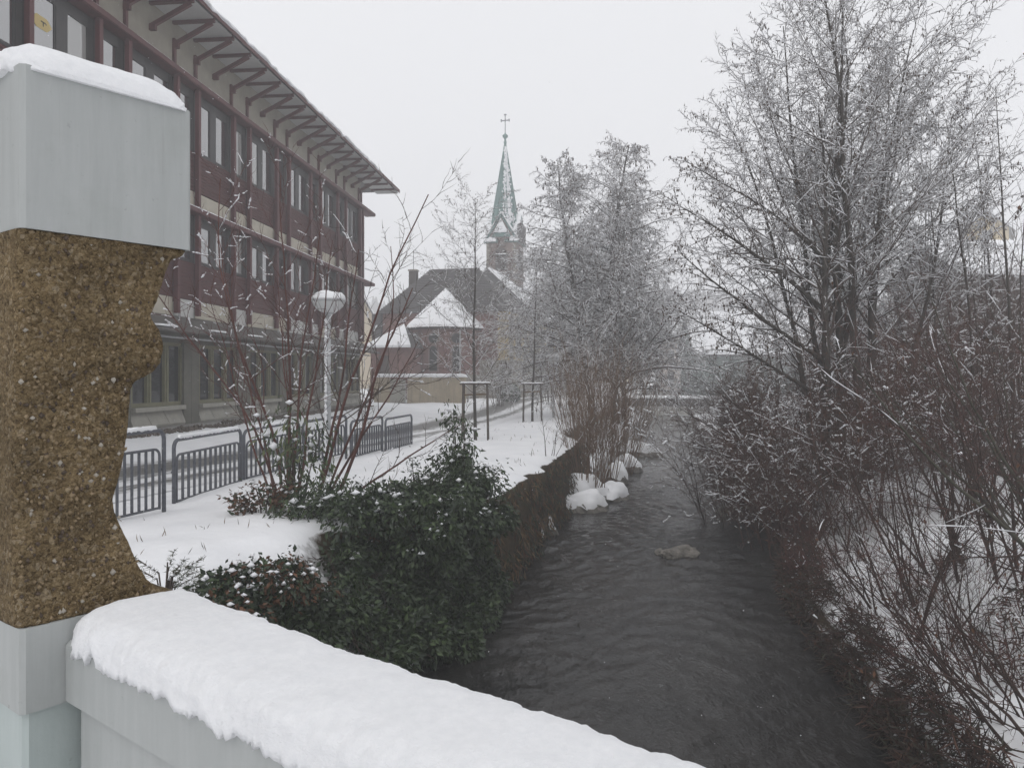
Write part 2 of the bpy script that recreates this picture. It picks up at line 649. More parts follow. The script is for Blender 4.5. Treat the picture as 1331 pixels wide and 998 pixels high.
def terrain():
    ds = list(np.arange(-8, 5.5, 0.5)) + list(np.arange(5.5, 26, 0.17)) + list(np.arange(26, 30, 0.4)) + list(np.arange(30, 72, 1.0)) + [75, 80, 86, 95, 110, 130, 160, 200, 250, 310]
    sl = [170, 120, 80, 55, 40, 30, 25, 21, 18, 16, 14] + list(np.arange(13, 4, -0.45)) + list(np.arange(4, 0.5, -0.22)) + [0.42, 0.28, 0.16, 0.07, 0.0]
    sr = [0, 0.12, 0.25, 0.4, 0.6, 0.8, 1.0, 1.3, 1.6, 2, 2.4, 2.8, 3.2, 3.7, 4.3, 5, 6, 7, 8, 9, 10.5, 12, 14, 17, 20, 24, 28, 34, 44, 60, 90, 130, 170]
    verts, nrow = [], []
    for d in ds:
        row = []
        L, R = LE(d), RE(d)
        e = edge_inset(d)
        wob = (0.34 if d < 12.4 else 0.16) * nz3(d * 0.9, 5) + (0.22 if d < 12.4 else 0.10) * nz3(d * 2.3, 9)
        if 12.4 < d < 25:
            wob = 0.24 * nz3(d * 1.1, 5) + 0.14 * nz3(d * 2.2, 9)
        xe = L - e + wob
        for s in sl:
            x = xe - s
            z = g_left(x, d)
            if s < 0.5:                         # snow cornice rolls over the lip
                z -= 0.16 * (1 - s / 0.5) ** 2
            row.append((x, d, z))
        zt = row[-1][2]
        # face of the bank down to the bed
        for k, (fx, fz) in enumerate(((0.10, 0.15), (0.3, 0.40), (0.55, 0.62), (0.8, 0.86), (1.0, 1.0))):
            x = xe + (L - xe) * fx + 0.10 * nz3(d * 1.3, k * 3.1)
            z = zt + (WZ - 0.3 - zt) * fz
            row.append((x, d, z))
        row.append((L + (R - L) * 0.3, d, WZ - 0.55))
        row.append((L + (R - L) * 0.7, d, WZ - 0.55))
        for s in sr:
            x = R + s
            z = right_z(s, d) + (0.16 * nz3(x * 0.7, d * 0.7, 2) + 0.09 * nz3(x * 2.1, d * 2.1, 4)) * smooth01(s / 0.7)
            row.append((x, d, z))
        verts += row
        nrow.append(len(row))
    n = nrow[0]
    faces = []
    for i in range(len(ds) - 1):
        for j in range(n - 1):
            a = i * n + j
            faces += [a, a + 1, a + n + 1, a + n]
    me = np_mesh('snow_ground', verts, faces, [4] * (len(faces) // 4), M['ground'], smooth=True)
    tag(link('snow_ground', me), kind='structure')

    # water: a fine sheet with real ripples, crests lying across and slantwise to the flow
    wd = [-8, -4, 0, 3] + list(np.arange(5, 26, 0.085)) + list(np.arange(26, 46, 0.25)) + list(np.arange(46, 75, 1.0)) + [80, 95, 120]
    nc = 76
    V = np.zeros((len(wd), nc, 3), dtype=np.float32)
    for a, d in enumerate(wd):
        L, R = LE(d) - 0.8, RE(d) + 0.6
        V[a, :, 0] = np.linspace(L, R, nc)
        V[a, :, 1] = d
    rs = np.random.RandomState(17)
    X, Y = V[:, :, 0], V[:, :, 1]
    H = np.zeros_like(X)
    fx, fy = 0.21, 0.978                                  # flow direction
    AL, AC = X * fx + Y * fy, X * fy - Y * fx
    WX = AL + 0.35 * np.sin(AC * 1.3 + 0.4 * AL) + 0.22 * np.sin(AC * 3.1 - 0.9 * AL + 1.0)
    for lam, amp, num in ((1.7, 0.0045, 4), (0.80, 0.0055, 7), (0.40, 0.0062, 10), (0.20, 0.0036, 12)):
        for k in range(num):
            th = rs.normal(0, 0.95)
            kx = 2 * np.pi / (lam * rs.uniform(0.75, 1.3))
            H += amp * np.sin(kx * (WX * np.cos(th) + AC * np.sin(th)) + rs.uniform(0, 6.28)) * (0.55 + 0.45 * np.sin(AC * rs.uniform(0.6, 1.8) + AL * rs.uniform(0.1, 0.5) + rs.uniform(0, 6.28)))
    # quieter by the walls, a broken riffle round the midstream boulder
    rif = np.exp(-((Y - 15.6) / 1.7) ** 2) + 0.8 * np.exp(-((Y - 20.5) / 1.2) ** 2 - ((X - 5.2) / 1.3) ** 2)
    V[:, :, 2] = WZ + H * (0.75 + 0.9 * rif)
    ii = np.arange(len(wd) - 1)[:, None] * nc + np.arange(nc - 1)[None, :]
    ff = np.stack([ii, ii + 1, ii + nc + 1, ii + nc], axis=2).reshape(-1)
    tag(link('river_water', np_mesh('river_water', V.reshape(-1, 3), ff, np.full(len(ff) // 4, 4), M['water'], smooth=True)), kind='structure')

    # road sheet
    vv, ff, uvs = [], [], []
    rd = list(np.arange(-6, 62, 0.5)) + [66, 72, 80, 95]
    for d in rd:
        for k in range(9):
            u = k / 8
            x = RX(d) + (u - 0.5) * 3.6
            vv.append((x, d, g_left(x, d) + 0.012))
            uvs.append((u, d))
    for i in range(len(rd) - 1):
        for k in range(8):
            a = i * 9 + k
            ff += [a, a + 1, a + 10, a + 9]
    me = np_mesh('road', vv, ff, [4] * (len(ff) // 4), M['road'])
    uvl = me.uv_layers.new(name='UVMap')
    li = np.zeros(len(me.loops), dtype=np.int32)
    me.loops.foreach_get('vertex_index', li)
    uvl.data.foreach_set('uv', np.array(uvs, dtype=np.float32)[li].ravel())
    tag(link('road', me), kind='structure')

    # gravel strip at the foot of the timber building: thousands of loose stones
    r = random.Random(3)
    P, S = [], []
    for i in range(2600):
        d = r.uniform(9, 42)
        x = XF(d) + r.uniform(0.10, 0.85)
        P.append((x, d, g_left(x, d) + r.uniform(-0.01, 0.05)))
        S.append(r.uniform(0.03, 0.085))
    tag(link('gravel', blobs('gravel', P, S, M['gravel'], r, flat=0.7)), kind='stuff')


# ------------------------------------------------------------------ bulk shapes with numpy
OCT = np.array([(1, 0, 0), (-1, 0, 0), (0, 1, 0), (0, -1, 0), (0, 0, 1), (0, 0, -1)], dtype=np.float32)
OCF = np.array([(0, 2, 4), (2, 1, 4), (1, 3, 4), (3, 0, 4), (2, 0, 5), (1, 2, 5), (3, 1, 5), (0, 3, 5)], dtype=np.int32)


def blobs(name, P, S, mat, r, flat=1.0, stretch=None):
    P = np.asarray(P, dtype=np.float32)
    S = np.asarray(S, dtype=np.float32)
    n = len(P)
    rs = np.random.RandomState(r.randrange(1 << 30))
    sc = np.ones((n, 1, 3), dtype=np.float32) * S[:, None, None]
    sc *= rs.uniform(0.7, 1.3, (n, 1, 3))
    sc[:, :, 2] *= flat
    if stretch is not None:
        sc *= np.asarray(stretch, dtype=np.float32)[None, None, :]
    jit = rs.uniform(0.75, 1.2, (n, 6, 1))
    a = rs.uniform(0, 6.28, n)
    ca, sa = np.cos(a), np.sin(a)
    v = OCT[None] * sc * jit
    x = v[:, :, 0] * ca[:, None] - v[:, :, 1] * sa[:, None]
    y = v[:, :, 0] * sa[:, None] + v[:, :, 1] * ca[:, None]
    v = np.stack([x, y, v[:, :, 2]], axis=2) + P[:, None, :]
    f = (OCF[None] + (np.arange(n) * 6)[:, None, None]).reshape(-1)
    return np_mesh(name, v.reshape(-1, 3), f, np.full(n * 8, 3), mat, smooth=True)


def tubes(name, polys, mat, sides=3, smooth=True):
    """many tapered tubes in one mesh; polys = [(points, radii)]"""
    by = {}
    for pts, rad in polys:
        by.setdefault(len(pts), []).append((pts, rad))
    V, Fc, off = [], [], 0
    ang = np.arange(sides) * 2 * np.pi / sides
    for n, lst in by.items():
        P = np.array([p for p, _ in lst], dtype=np.float32)
        Rr = np.array([q for _, q in lst], dtype=np.float32)
        m = len(lst)
        T = np.empty_like(P)
        T[:, 1:-1] = P[:, 2:] - P[:, :-2]
        T[:, 0] = P[:, 1] - P[:, 0]
        T[:, -1] = P[:, -1] - P[:, -2]
        T /= np.linalg.norm(T, axis=2, keepdims=True) + 1e-9
        mean = P[:, -1] - P[:, 0]
        mean /= np.linalg.norm(mean, axis=1, keepdims=True) + 1e-9
        ref = np.zeros((m, 3), dtype=np.float32)
        vert = np.abs(mean[:, 2]) > 0.85
        ref[vert] = (1, 0, 0)
        ref[~vert] = (0, 0, 1)
        s = np.cross(T, ref[:, None, :])
        s /= np.linalg.norm(s, axis=2, keepdims=True) + 1e-9
        t = np.cross(T, s)
        ring = s[:, :, None, :] * np.cos(ang)[None, None, :, None] + t[:, :, None, :] * np.sin(ang)[None, None, :, None]
        vv = P[:, :, None, :] + ring * Rr[:, :, None, None]
        V.append(vv.reshape(-1, 3))
        base = off + np.arange(m)[:, None, None] * (n * sides) + np.arange(n - 1)[None, :, None] * sides
        k = np.arange(sides)[None, None, :]
        k2 = (k + 1) % sides
        q = np.stack([base + k, base + k2, base + sides + k2, base + sides + k], axis=3)
        Fc.append(q.reshape(-1))
        off += m * n * sides
    V = np.concatenate(V)
    Fc = np.concatenate(Fc)
    return np_mesh(name, V, Fc, np.full(len(Fc) // 4, 4), mat, smooth=smooth)


def leaves(name, P, size, mat, r, droop=0.3, narrow=0.45, normals=None):
    """folded leaf quads: every leaf is two triangles over a crease"""
    P = np.asarray(P, dtype=np.float32)
    n = len(P)
    rs = np.random.RandomState(r.randrange(1 << 30))
    d = rs.normal(size=(n, 3))
    d[:, 2] -= droop * 2
    if normals is not None:
        d += np.asarray(normals) * 1.2
    d /= np.linalg.norm(d, axis=1, keepdims=True) + 1e-9
    s = np.cross(d, rs.normal(size=(n, 3)))
    s /= np.linalg.norm(s, axis=1, keepdims=True) + 1e-9
    up = np.cross(s, d)
    L = (size * rs.uniform(0.6, 1.4, n))[:, None]
    wd = L * narrow
    a = P
    b = P + d * L * 0.45 + s * wd * 0.5 + up * L * 0.08
    c = P + d * L
    e = P + d * L * 0.45 - s * wd * 0.5 + up * L * 0.08
    v = np.stack([a, b, c, e], axis=1).reshape(-1, 3)
    o = (np.arange(n) * 4)[:, None]
    f = np.concatenate([o + 0, o + 1, o + 2, o + 0, o + 2, o + 3], axis=1).reshape(-1)
    mats = mat if isinstance(mat, (list, tuple)) else [mat]
    mi = np.repeat(rs.randint(0, len(mats), n), 2) if len(mats) > 1 else None
    return np_mesh(name, v, f, np.full(n * 2, 3), list(mats), mi)


# ------------------------------------------------------------------ branching
def grow(r, p, d, L, rad, lvl, S, out):
    n = S['n'][lvl]
    seg = L / n
    wob = S['wob'][lvl]
    tr = S['trop'][lvl]
    tip = S.get('tip', 0.25)
    px, py, pz = p
    dx, dy, dzv = d
    pts = [(px, py, pz)]
    rads = [rad]
    dirs = []
    for i in range(n):
        dx += r.gauss(0, wob)
        dy += r.gauss(0, wob)
        dzv += r.gauss(0, wob) + tr
        k = 1.0 / math.sqrt(dx * dx + dy * dy + dzv * dzv + 1e-9)
        dx, dy, dzv = dx * k, dy * k, dzv * k
        px, py, pz = px + dx * seg, py + dy * seg, pz + dzv * seg
        pts.append((px, py, pz))
        dirs.append((dx, dy, dzv))
        rads.append(rad * (1 - (i + 1) / n * (1 - tip)))
    out[lvl].append((pts, rads))
    if lvl + 1 >= S['levels']:
        return
    kids(r, pts, rads, dirs, L, lvl, S, out)


def kids(r, pts, rads, dirs, L, lvl, S, out):
    n = len(dirs)
    m = S['kids'][lvl]
    m = int(m * r.uniform(0.8, 1.2) + r.random())
    t0 = S['t0'][lvl]
    az = r.uniform(0, 6.28)
    for k in range(m):
        t = t0 + (1 - t0) * (k + r.random()) / m
        t = min(t, 0.999)
        i = int(t * n)
        f = t * n - i
        a, b = pts[i], pts[i + 1]
        q = (a[0] + (b[0] - a[0]) * f, a[1] + (b[1] - a[1]) * f, a[2] + (b[2] - a[2]) * f)
        rr = rads[i] + (rads[i + 1] - rads[i]) * f
        D = dirs[i]
        ang = math.radians(r.gauss(S['ang'][lvl], S.get('angs', 10)))
        az += 2.4 + r.gauss(0, 0.5)
        # frame round the parent's direction
        if abs(D[2]) < 0.9:
            ux, uy, uz = D[1], -D[0], 0.0
        else:
            ux, uy, uz = 0.0, D[2], -D[1]
        kk = 1.0 / math.sqrt(ux * ux + uy * uy + uz * uz + 1e-9)
        ux, uy, uz = ux * kk, uy * kk, uz * kk
        vx, vy, vz = D[1] * uz - D[2] * uy, D[2] * ux - D[0] * uz, D[0] * uy - D[1] * ux
        ca, sa = math.cos(az), math.sin(az)
        cg, sg = math.cos(ang), math.sin(ang)
        cd = (D[0] * cg + (ux * ca + vx * sa) * sg, D[1] * cg + (uy * ca + vy * sa) * sg, D[2] * cg + (uz * ca + vz * sa) * sg)
        sh = S['shape'][lvl]
        cl = L * S['ratio'][lvl] * (sh[0] + (sh[1] - sh[0]) * (t - t0) / (1 - t0 + 1e-6)) * r.uniform(0.65, 1.2)
        cr = max(S['rmin'], rr * S['rr'][lvl])
        grow(r, q, cd, max(cl, 0.05), cr, lvl + 1, S, out)


def snow_lines(r, polys, prob, lift, rs, maxslope=0.8, cont=False):
    """short lumpy runs of snow lying along the upper side of the branches"""
    res = []
    for pts, rads in polys:
        if r.random() > prob:
            continue
        a, b = pts[0], pts[-1]
        L = math.sqrt(sum((b[i] - a[i]) ** 2 for i in range(3))) + 1e-9
        if abs(b[2] - a[2]) / L > maxslope:
            continue
        n = len(pts) - 1
        runs = 1 if L < 0.5 else 2 if L < 1.4 else 4
        for q in range(runs):
            w0 = (q + r.uniform(0.0, 0.45)) / runs
            w1 = w0 + r.uniform(0.3, 0.75) / runs
            m = 4
            if cont:                                    # snow lies in an almost unbroken line on the limbs
                w0, w1, m = (q + r.uniform(0, 0.12)) / runs, (q + r.uniform(0.88, 1.0)) / runs, 5
            P, Q = [], []
            for k in range(m):
                t = min(0.999, w0 + (w1 - w0) * k / (m - 1)) * n
                i = min(int(t), n - 1)
                f = t - i
                c, d = pts[i], pts[i + 1]
                rr = rads[i] + (rads[i + 1] - rads[i]) * f
                P.append((c[0] + (d[0] - c[0]) * f, c[1] + (d[1] - c[1]) * f, c[2] + (d[2] - c[2]) * f + rr * 0.7 + lift))
                Q.append(max(rr * 0.8, rs) * (0.35 if k in (0, m - 1) else 1.0) * r.uniform(0.7, 1.35))
            res.append((P, Q))
    return res


def tips_of(polys, r, per, lo=0.3):
    P = []
    for pts, rads in polys:
        n = len(pts) - 1
        for k in range(per):
            t = r.uniform(lo, 1) * n
            i = min(int(t), n - 1)
            f = t - i
            a, b = pts[i], pts[i + 1]
            P.append((a[0] + (b[0] - a[0]) * f, a[1] + (b[1] - a[1]) * f, a[2] + (b[2] - a[2]) * f))
    return P


def plant(name, base, stems, S, mats, label, cat, group=None, seed=1, snow=None, cones=None, blob=None, foliage=None, trunk_name='trunk'):
    """stems: list of (start offset, direction, length, radius). Level 0 stems are the trunks (one part each when thick)."""
    r = random.Random(seed)
    out = [[] for _ in range(S['levels'])]
    for off, d, L, rad in stems:
        dd = Vector(d).normalized()
        grow(r, tuple(off), tuple(dd), L, rad, 0, S, out)
    root = empty(name, base, 0, label, cat, group)
    if S.get('thick', True):
        for pl in out[0]:
            link(trunk_name, tubes(trunk_name, [pl], mats[0], sides=8), root)
        lv = 1
    else:
        lv = 0
    bp = []
    if S['levels'] > lv:
        if lv < S['levels'] - 1:
            allp = [x for l in out[lv:-1] for x in l]
            o = link('branches', tubes('branches', allp, mats[1], sides=4), root)
            o['kind'] = 'stuff'
            bp = allp
        o = link('twigs', tubes('twigs', out[-1], mats[2], sides=3), root)
        o['kind'] = 'stuff'
    sn = []
    if snow:
        sn += snow_lines(r, bp, snow['pb'], snow['lift'], snow['rs'], 0.86, True)
        sn += snow_lines(r, out[-1], snow['pt'], snow['lift'] * 0.7, snow['rs'] * 0.8, 0.9)
        if sn:
            o = link('snow', tubes('snow', sn, M['snow_twig'], sides=3), root)
            o['kind'] = 'stuff'
    if blob:
        src = out[-1] + (bp if len(bp) else [])
        src = [s for s in src if r.random() < blob['p']]
        P, Z = [], []
        cl = blob.get('cl', 3)
        for pts, rads in src:
            n = len(pts) - 1
            t = r.uniform(0.05, 0.85)
            sz = blob['s'] * r.uniform(0.5, 1.4)
            L = math.sqrt(sum((pts[-1][e] - pts[0][e]) ** 2 for e in range(3))) + 1e-6
            if abs(pts[-1][2] - pts[0][2]) / L > blob.get('slope', 0.72):
                continue
            for k in range(max(1, int(cl * r.uniform(0.5, 1.6)))):
                if t > 0.99:
                    break
                i = min(int(t * n), n - 1)
                f = t * n - i
                zz = sz * r.uniform(0.55, 1.15)
                P.append((pts[i][0] + (pts[i + 1][0] - pts[i][0]) * f, pts[i][1] + (pts[i + 1][1] - pts[i][1]) * f, pts[i][2] + (pts[i + 1][2] - pts[i][2]) * f + rads[i] * 0.5 + zz * 0.45))
                Z.append(zz)
                t += sz * 1.15 / L
        if P:
            o = link('snow_clumps', blobs('snow_clumps', P, Z, M['snow_twig'], r, 0.75), root)
            o['kind'] = 'stuff'
    if cones:
        P = tips_of([x for x in out[-1] if r.random() < cones['p']], r, cones['per'])
        P = [(p[0], p[1], p[2] - cones['s'] * 1.6) for p in P]
        o = link('catkins', blobs('catkins', P, [cones['s'] * r.uniform(0.7, 1.3) for _ in P], M['catkin'], r, 2.6), root)
        o['kind'] = 'stuff'
    if foliage:
        P = tips_of([x for x in out[-1] if r.random() < foliage.get('p', 1)], r, foliage['per'], foliage.get('lo', 0.2))
        if foliage.get('zmax'):
            P = [p for p in P if p[2] < foliage['zmax']]
        o = link('leaves', leaves('leaves', P, foliage['size'], foliage['mat'], r, foliage.get('droop', 0.3), foliage.get('narrow', 0.4)), root)
        o['kind'] = 'stuff'
    return root


# ------------------------------------------------------------------ snow caps
def snow_loaf(x0, x1, y0, y1, z, h, seed, step=0.02, K=22, over=0.012, amp=0.012, ends=True, sag=0.02, hfun=None):
    """loaf of snow on a flat top, along x; its foot overhangs unevenly"""
    n = max(4, int((x1 - x0) / step))
    V, Fq = [], []
    cy, hw = (y0 + y1) / 2, (y1 - y0) / 2 + over
    for i in range(n + 1):
        x = x0 + (x1 - x0) * i / n
        e = min(i, n - i) / n * (x1 - x0) / max(1e-6, (y1 - y0) * 0.35)
        es = math.sqrt(max(0.0, 1 - (1 - min(1, e)) ** 2)) if ends else 1.0
        es = max(es, 0.04)
        hh = h * (hfun(x) if hfun else 1.0)
        for k in range(K):
            a = math.pi * k / (K - 1)
            c, s = math.cos(a), math.sin(a)
            yy = math.copysign(abs(c) ** 0.55, c)
            zz = abs(s) ** 0.62
            am = amp * (0.6 + 0.8 * abs(c))
            dn = am * (noise.noise(Vector((x * 14, yy * 2 + seed, zz * 2))) + 0.6 * noise.noise(Vector((x * 42, yy * 5 + seed, zz * 5))) + 0.35 * noise.noise(Vector((x * 110, yy * 11 + seed, zz * 9))))
            y = cy - yy * (hw + dn) * (0.75 + 0.25 * es)
            foot = -sag * abs(c) ** 6 * (0.5 + 1.0 * noise.noise(Vector((x * 13, seed, c * 3))) + 0.7 * noise.noise(Vector((x * 47, seed + 3, c))) + 0.6 * noise.noise(Vector((x * 140, seed + 5, c)))) 
            V.append((x, y, z + (zz * (hh + dn)) * es + foot))
    for i in range(n):
        for k in range(K - 1):
            a = i * K + k
            Fq.append((a, a + 1, a + K + 1, a + K))
        a = i * K
        Fq.append((a + K - 1, a, a + K, a + 2 * K - 1))
    mb = MB()
    mb.poly(V, [tuple(reversed(f)) for f in Fq])
    mb.poly([V[k] for k in range(K)], [tuple(range(K))])
    mb.poly([V[n * K + k] for k in range(K)], [tuple(range(K - 1, -1, -1))])
    return mb

# ================================================================== THE PLACE
terrain()

# ------------------------------------------------------------------ bridge in the foreground
BR = math.atan2(-0.617, 0.787)
A1 = (-0.78, 1.343)


def face_t(px):
    k = (px - CX) / F
    return (k * A1[1] - A1[0]) / (0.617 - 0.787 * k)


def face_z(px, py):
    t = face_t(px)
    return CZ + (HY - py) / F * (A1[1] + 0.787 * t)


def bridge():
    deck = empty('bridge_deck', (A1[0], A1[1], 0), BR)
    deck['kind'] = 'structure'
    mb = MB()
    mb.box(-4, 5.2, -4.2, 0.21, 0.16, 0.395)
    s = mb.build('deck_slab', M['concrete'], deck)
    s['kind'] = 'structure'
    mb = MB()
    nx, ny = 60, 36
    V = []
    for i in range(nx + 1):
        for j in range(ny + 1):
            x, y = -4 + 9.2 * i / nx, -4.2 + 4.17 * j / ny
            V.append((x, y, 0.43 + 0.03 * nz3(x * 1.5, y * 1.5) + 0.02 * nz3(x * 5, y * 5)))
    mb.poly(V, [(i * (ny + 1) + j, (i + 1) * (ny + 1) + j, (i + 1) * (ny + 1) + j + 1, i * (ny + 1) + j + 1) for i in range(nx) for j in range(ny)])
    s = mb.build('deck_snow', M['snow'], deck, True)
    s['kind'] = 'structure'

    par = empty('bridge_parapet', (A1[0], A1[1], 0.4), BR, 'pale grey painted bridge parapet under a thick loaf of snow', 'parapet')
    mb = MB()
    # coping with a small chamfer, then the recessed panel below it
    mb.prism([(0.0, 1.036), (0.205, 1.036), (0.205, 1.13), (0.198, 1.14), (0.008, 1.14), (0.0, 1.132)], 'x', 0.001, 4.3)
    mb.build('coping', M['paint'], par)
    mb = MB()
    mb.box(0.03, 4.3, 0.014, 0.19, 0.03, 1.034)
    mb.build('panel', M['paint'], par)

    def hf(x):
        return 1.0 + 0.25 * math.exp(-(x / 0.085) ** 2) + 0.06 * math.sin(x * 9)
    sn = snow_loaf(0.004, 4.25, 0.0, 0.205, 1.138, 0.058, 2.0, 0.0065, 44, 0.010, 0.0038, True, 0.017, hf)
    sn.build('snow', M['snow_near'], par, True)

    pil = empty('bridge_pillar', (A1[0], A1[1], 0.4), BR, 'stout bridge pillar of brown pebbly concrete with pale grey block on top', 'pillar')
    t0, t1 = face_t(27), face_t(250)
    # painted block on top, edges chamfered
    c = 0.008
    mb = MB()
    zb, zt = 2.251 - 0.4, 2.527 - 0.4
    pr = [(-0.40, t0), (-c, t0), (0, t0 + c), (0, t1 - c), (-c, t1), (-0.40, t1)]
    mb.prism([(a, b) for a, b in pr], 'z', zb, zt)
    mb.build('cap_block', M['paint'], pil)
    # painted base
    mb = MB()
    zb2 = 1.576 - 0.4
    mb.prism([(-0.40, t0), (-c, t0), (-0.001, t0 + c), (-0.001, face_t(237)), (-0.40, face_t(237))], 'z', 1.432 - 0.4, zb2)
    mb.build('base_collar', M['paint'], pil)
    mb = MB()
    mb.prism([(-0.40, t0 + 0.008), (-0.018, t0 + 0.008), (-0.010, t0 + 0.016), (-0.010, face_t(234)), (-0.40, face_t(234))], 'z', 0.03, 1.430 - 0.4)
    mb.build('base', M['paint_green'], pil)
    # shaft of washed aggregate: outline taken as a moulded profile
    prof = [(247, 326), (243, 332), (228.6, 337), (221.6, 356), (216, 374), (212, 390), (204, 408), (206, 416), (214.6, 429), (219, 445), (219.5, 456), (216, 471),
            (208, 482), (196, 490), (184, 496), (179, 507), (177, 540), (175, 562), (170, 600), (163, 630), (157, 652), (160, 668), (166, 684), (177, 708),
            (188, 735), (199, 755), (212, 765), (238, 771)]
    pz = sorted([(face_z(a, b) - 0.4, face_t(a)) for a, b in prof])
    z0, z1 = zb2 + 0.0005, zb - 0.0005
    NZ = 170
    rings = []
    r = random.Random(5)
    for i in range(NZ + 1):
        z = z0 + (z1 - z0) * i / NZ
        tr = interp(z, pz)
        tl = t0 - 0.002 + 0.004 * nz3(z * 20, 8)
        ring = []
        rc = 0.016
        nf = 74
        for k in range(nf + 1):                   # front face, left to right
            t = tl + (tr - tl) * k / nf
            e = min(t - tl, tr - t)
            x = 0.0 if e > rc else -(rc - math.sqrt(max(0, rc * rc - (rc - e) ** 2))) * 0.8
            ring.append((x, t, 1, 0))
        for k in range(1, 17):                    # river side, going back
            ring.append((-0.014 - 0.38 * (k / 16), tr, 0, 1))
        for k in range(0, 8):
            ring.append((-0.394 + 0.38 * k / 8, tl, 0, -1))
        row = []
        for x, t, nx, ny in ring:
            q = Vector((x * 45, t * 45, z * 45))
            dn = 0.0030 * noise.noise(q) + 0.0026 * noise.noise(q * 2.3) + 0.0016 * noise.noise(q * 5)
            dn += -0.009 * max(0.0, noise.noise(Vector((x * 17, t * 17, z * 17 + 4))) - 0.42)
            row.append((x + dn * nx - 0.004 + (0.13 * (tr - t1) if nx else 0.13 * (tr - t1) * max(0.0, 1 + x / 0.39)), t + dn * ny, z))
        rings.append(row)
    K = len(rings[0])
    mb = MB()
    V = [p for row in rings for p in row]
    Fq = []
    for i in range(NZ):
        for k in range(K):
            k2 = (k + 1) % K
            Fq.append((i * K + k, i * K + k2, (i + 1) * K + k2, (i + 1) * K + k))
    Fq.append(tuple(range(K - 1, -1, -1)))
    Fq.append(tuple(NZ * K + k for k in range(K)))
    mb.poly(V, Fq)
    sh = mb.build('shaft', M['aggregate'], pil, True)
    # pebbles standing out of the washed face
    for nm, mt, cnt, s0, s1 in (('pebble', 'pebble_light', 70, 0.0020, 0.0062), ('pebble', 'pebble_tan', 420, 0.0022, 0.0060), ('pebble', 'pebble_dark', 380, 0.0018, 0.0055)):
        P, S = [], []
        for i in range(cnt):
            z = r.uniform(z0 + 0.004, z1 - 0.004)
            tr = interp(z, pz)
            if r.random() < 0.85:
                t = r.uniform(t0 + 0.006, tr - 0.012)
                x = -0.0045 + 0.13 * (tr - t1)
            else:
                t, x = tr - 0.001, -r.uniform(0.02, 0.3)
            P.append((x, t, z))
            S.append(r.uniform(s0, s1))
        o = link(nm, blobs(nm, P, S, M[mt], r, 1.0, (0.8, 1, 1)), sh)
        o['kind'] = 'stuff'
    # snow on the block
    mb = snow_loaf(-0.41, 0.008, t0 - 0.002, t1 + 0.002, zt - 0.002, 0.068, 7.7, 0.007, 44, 0.008, 0.005, True, 0.010)
    mb.build('snow', M['snow_near'], pil, True)


bridge()


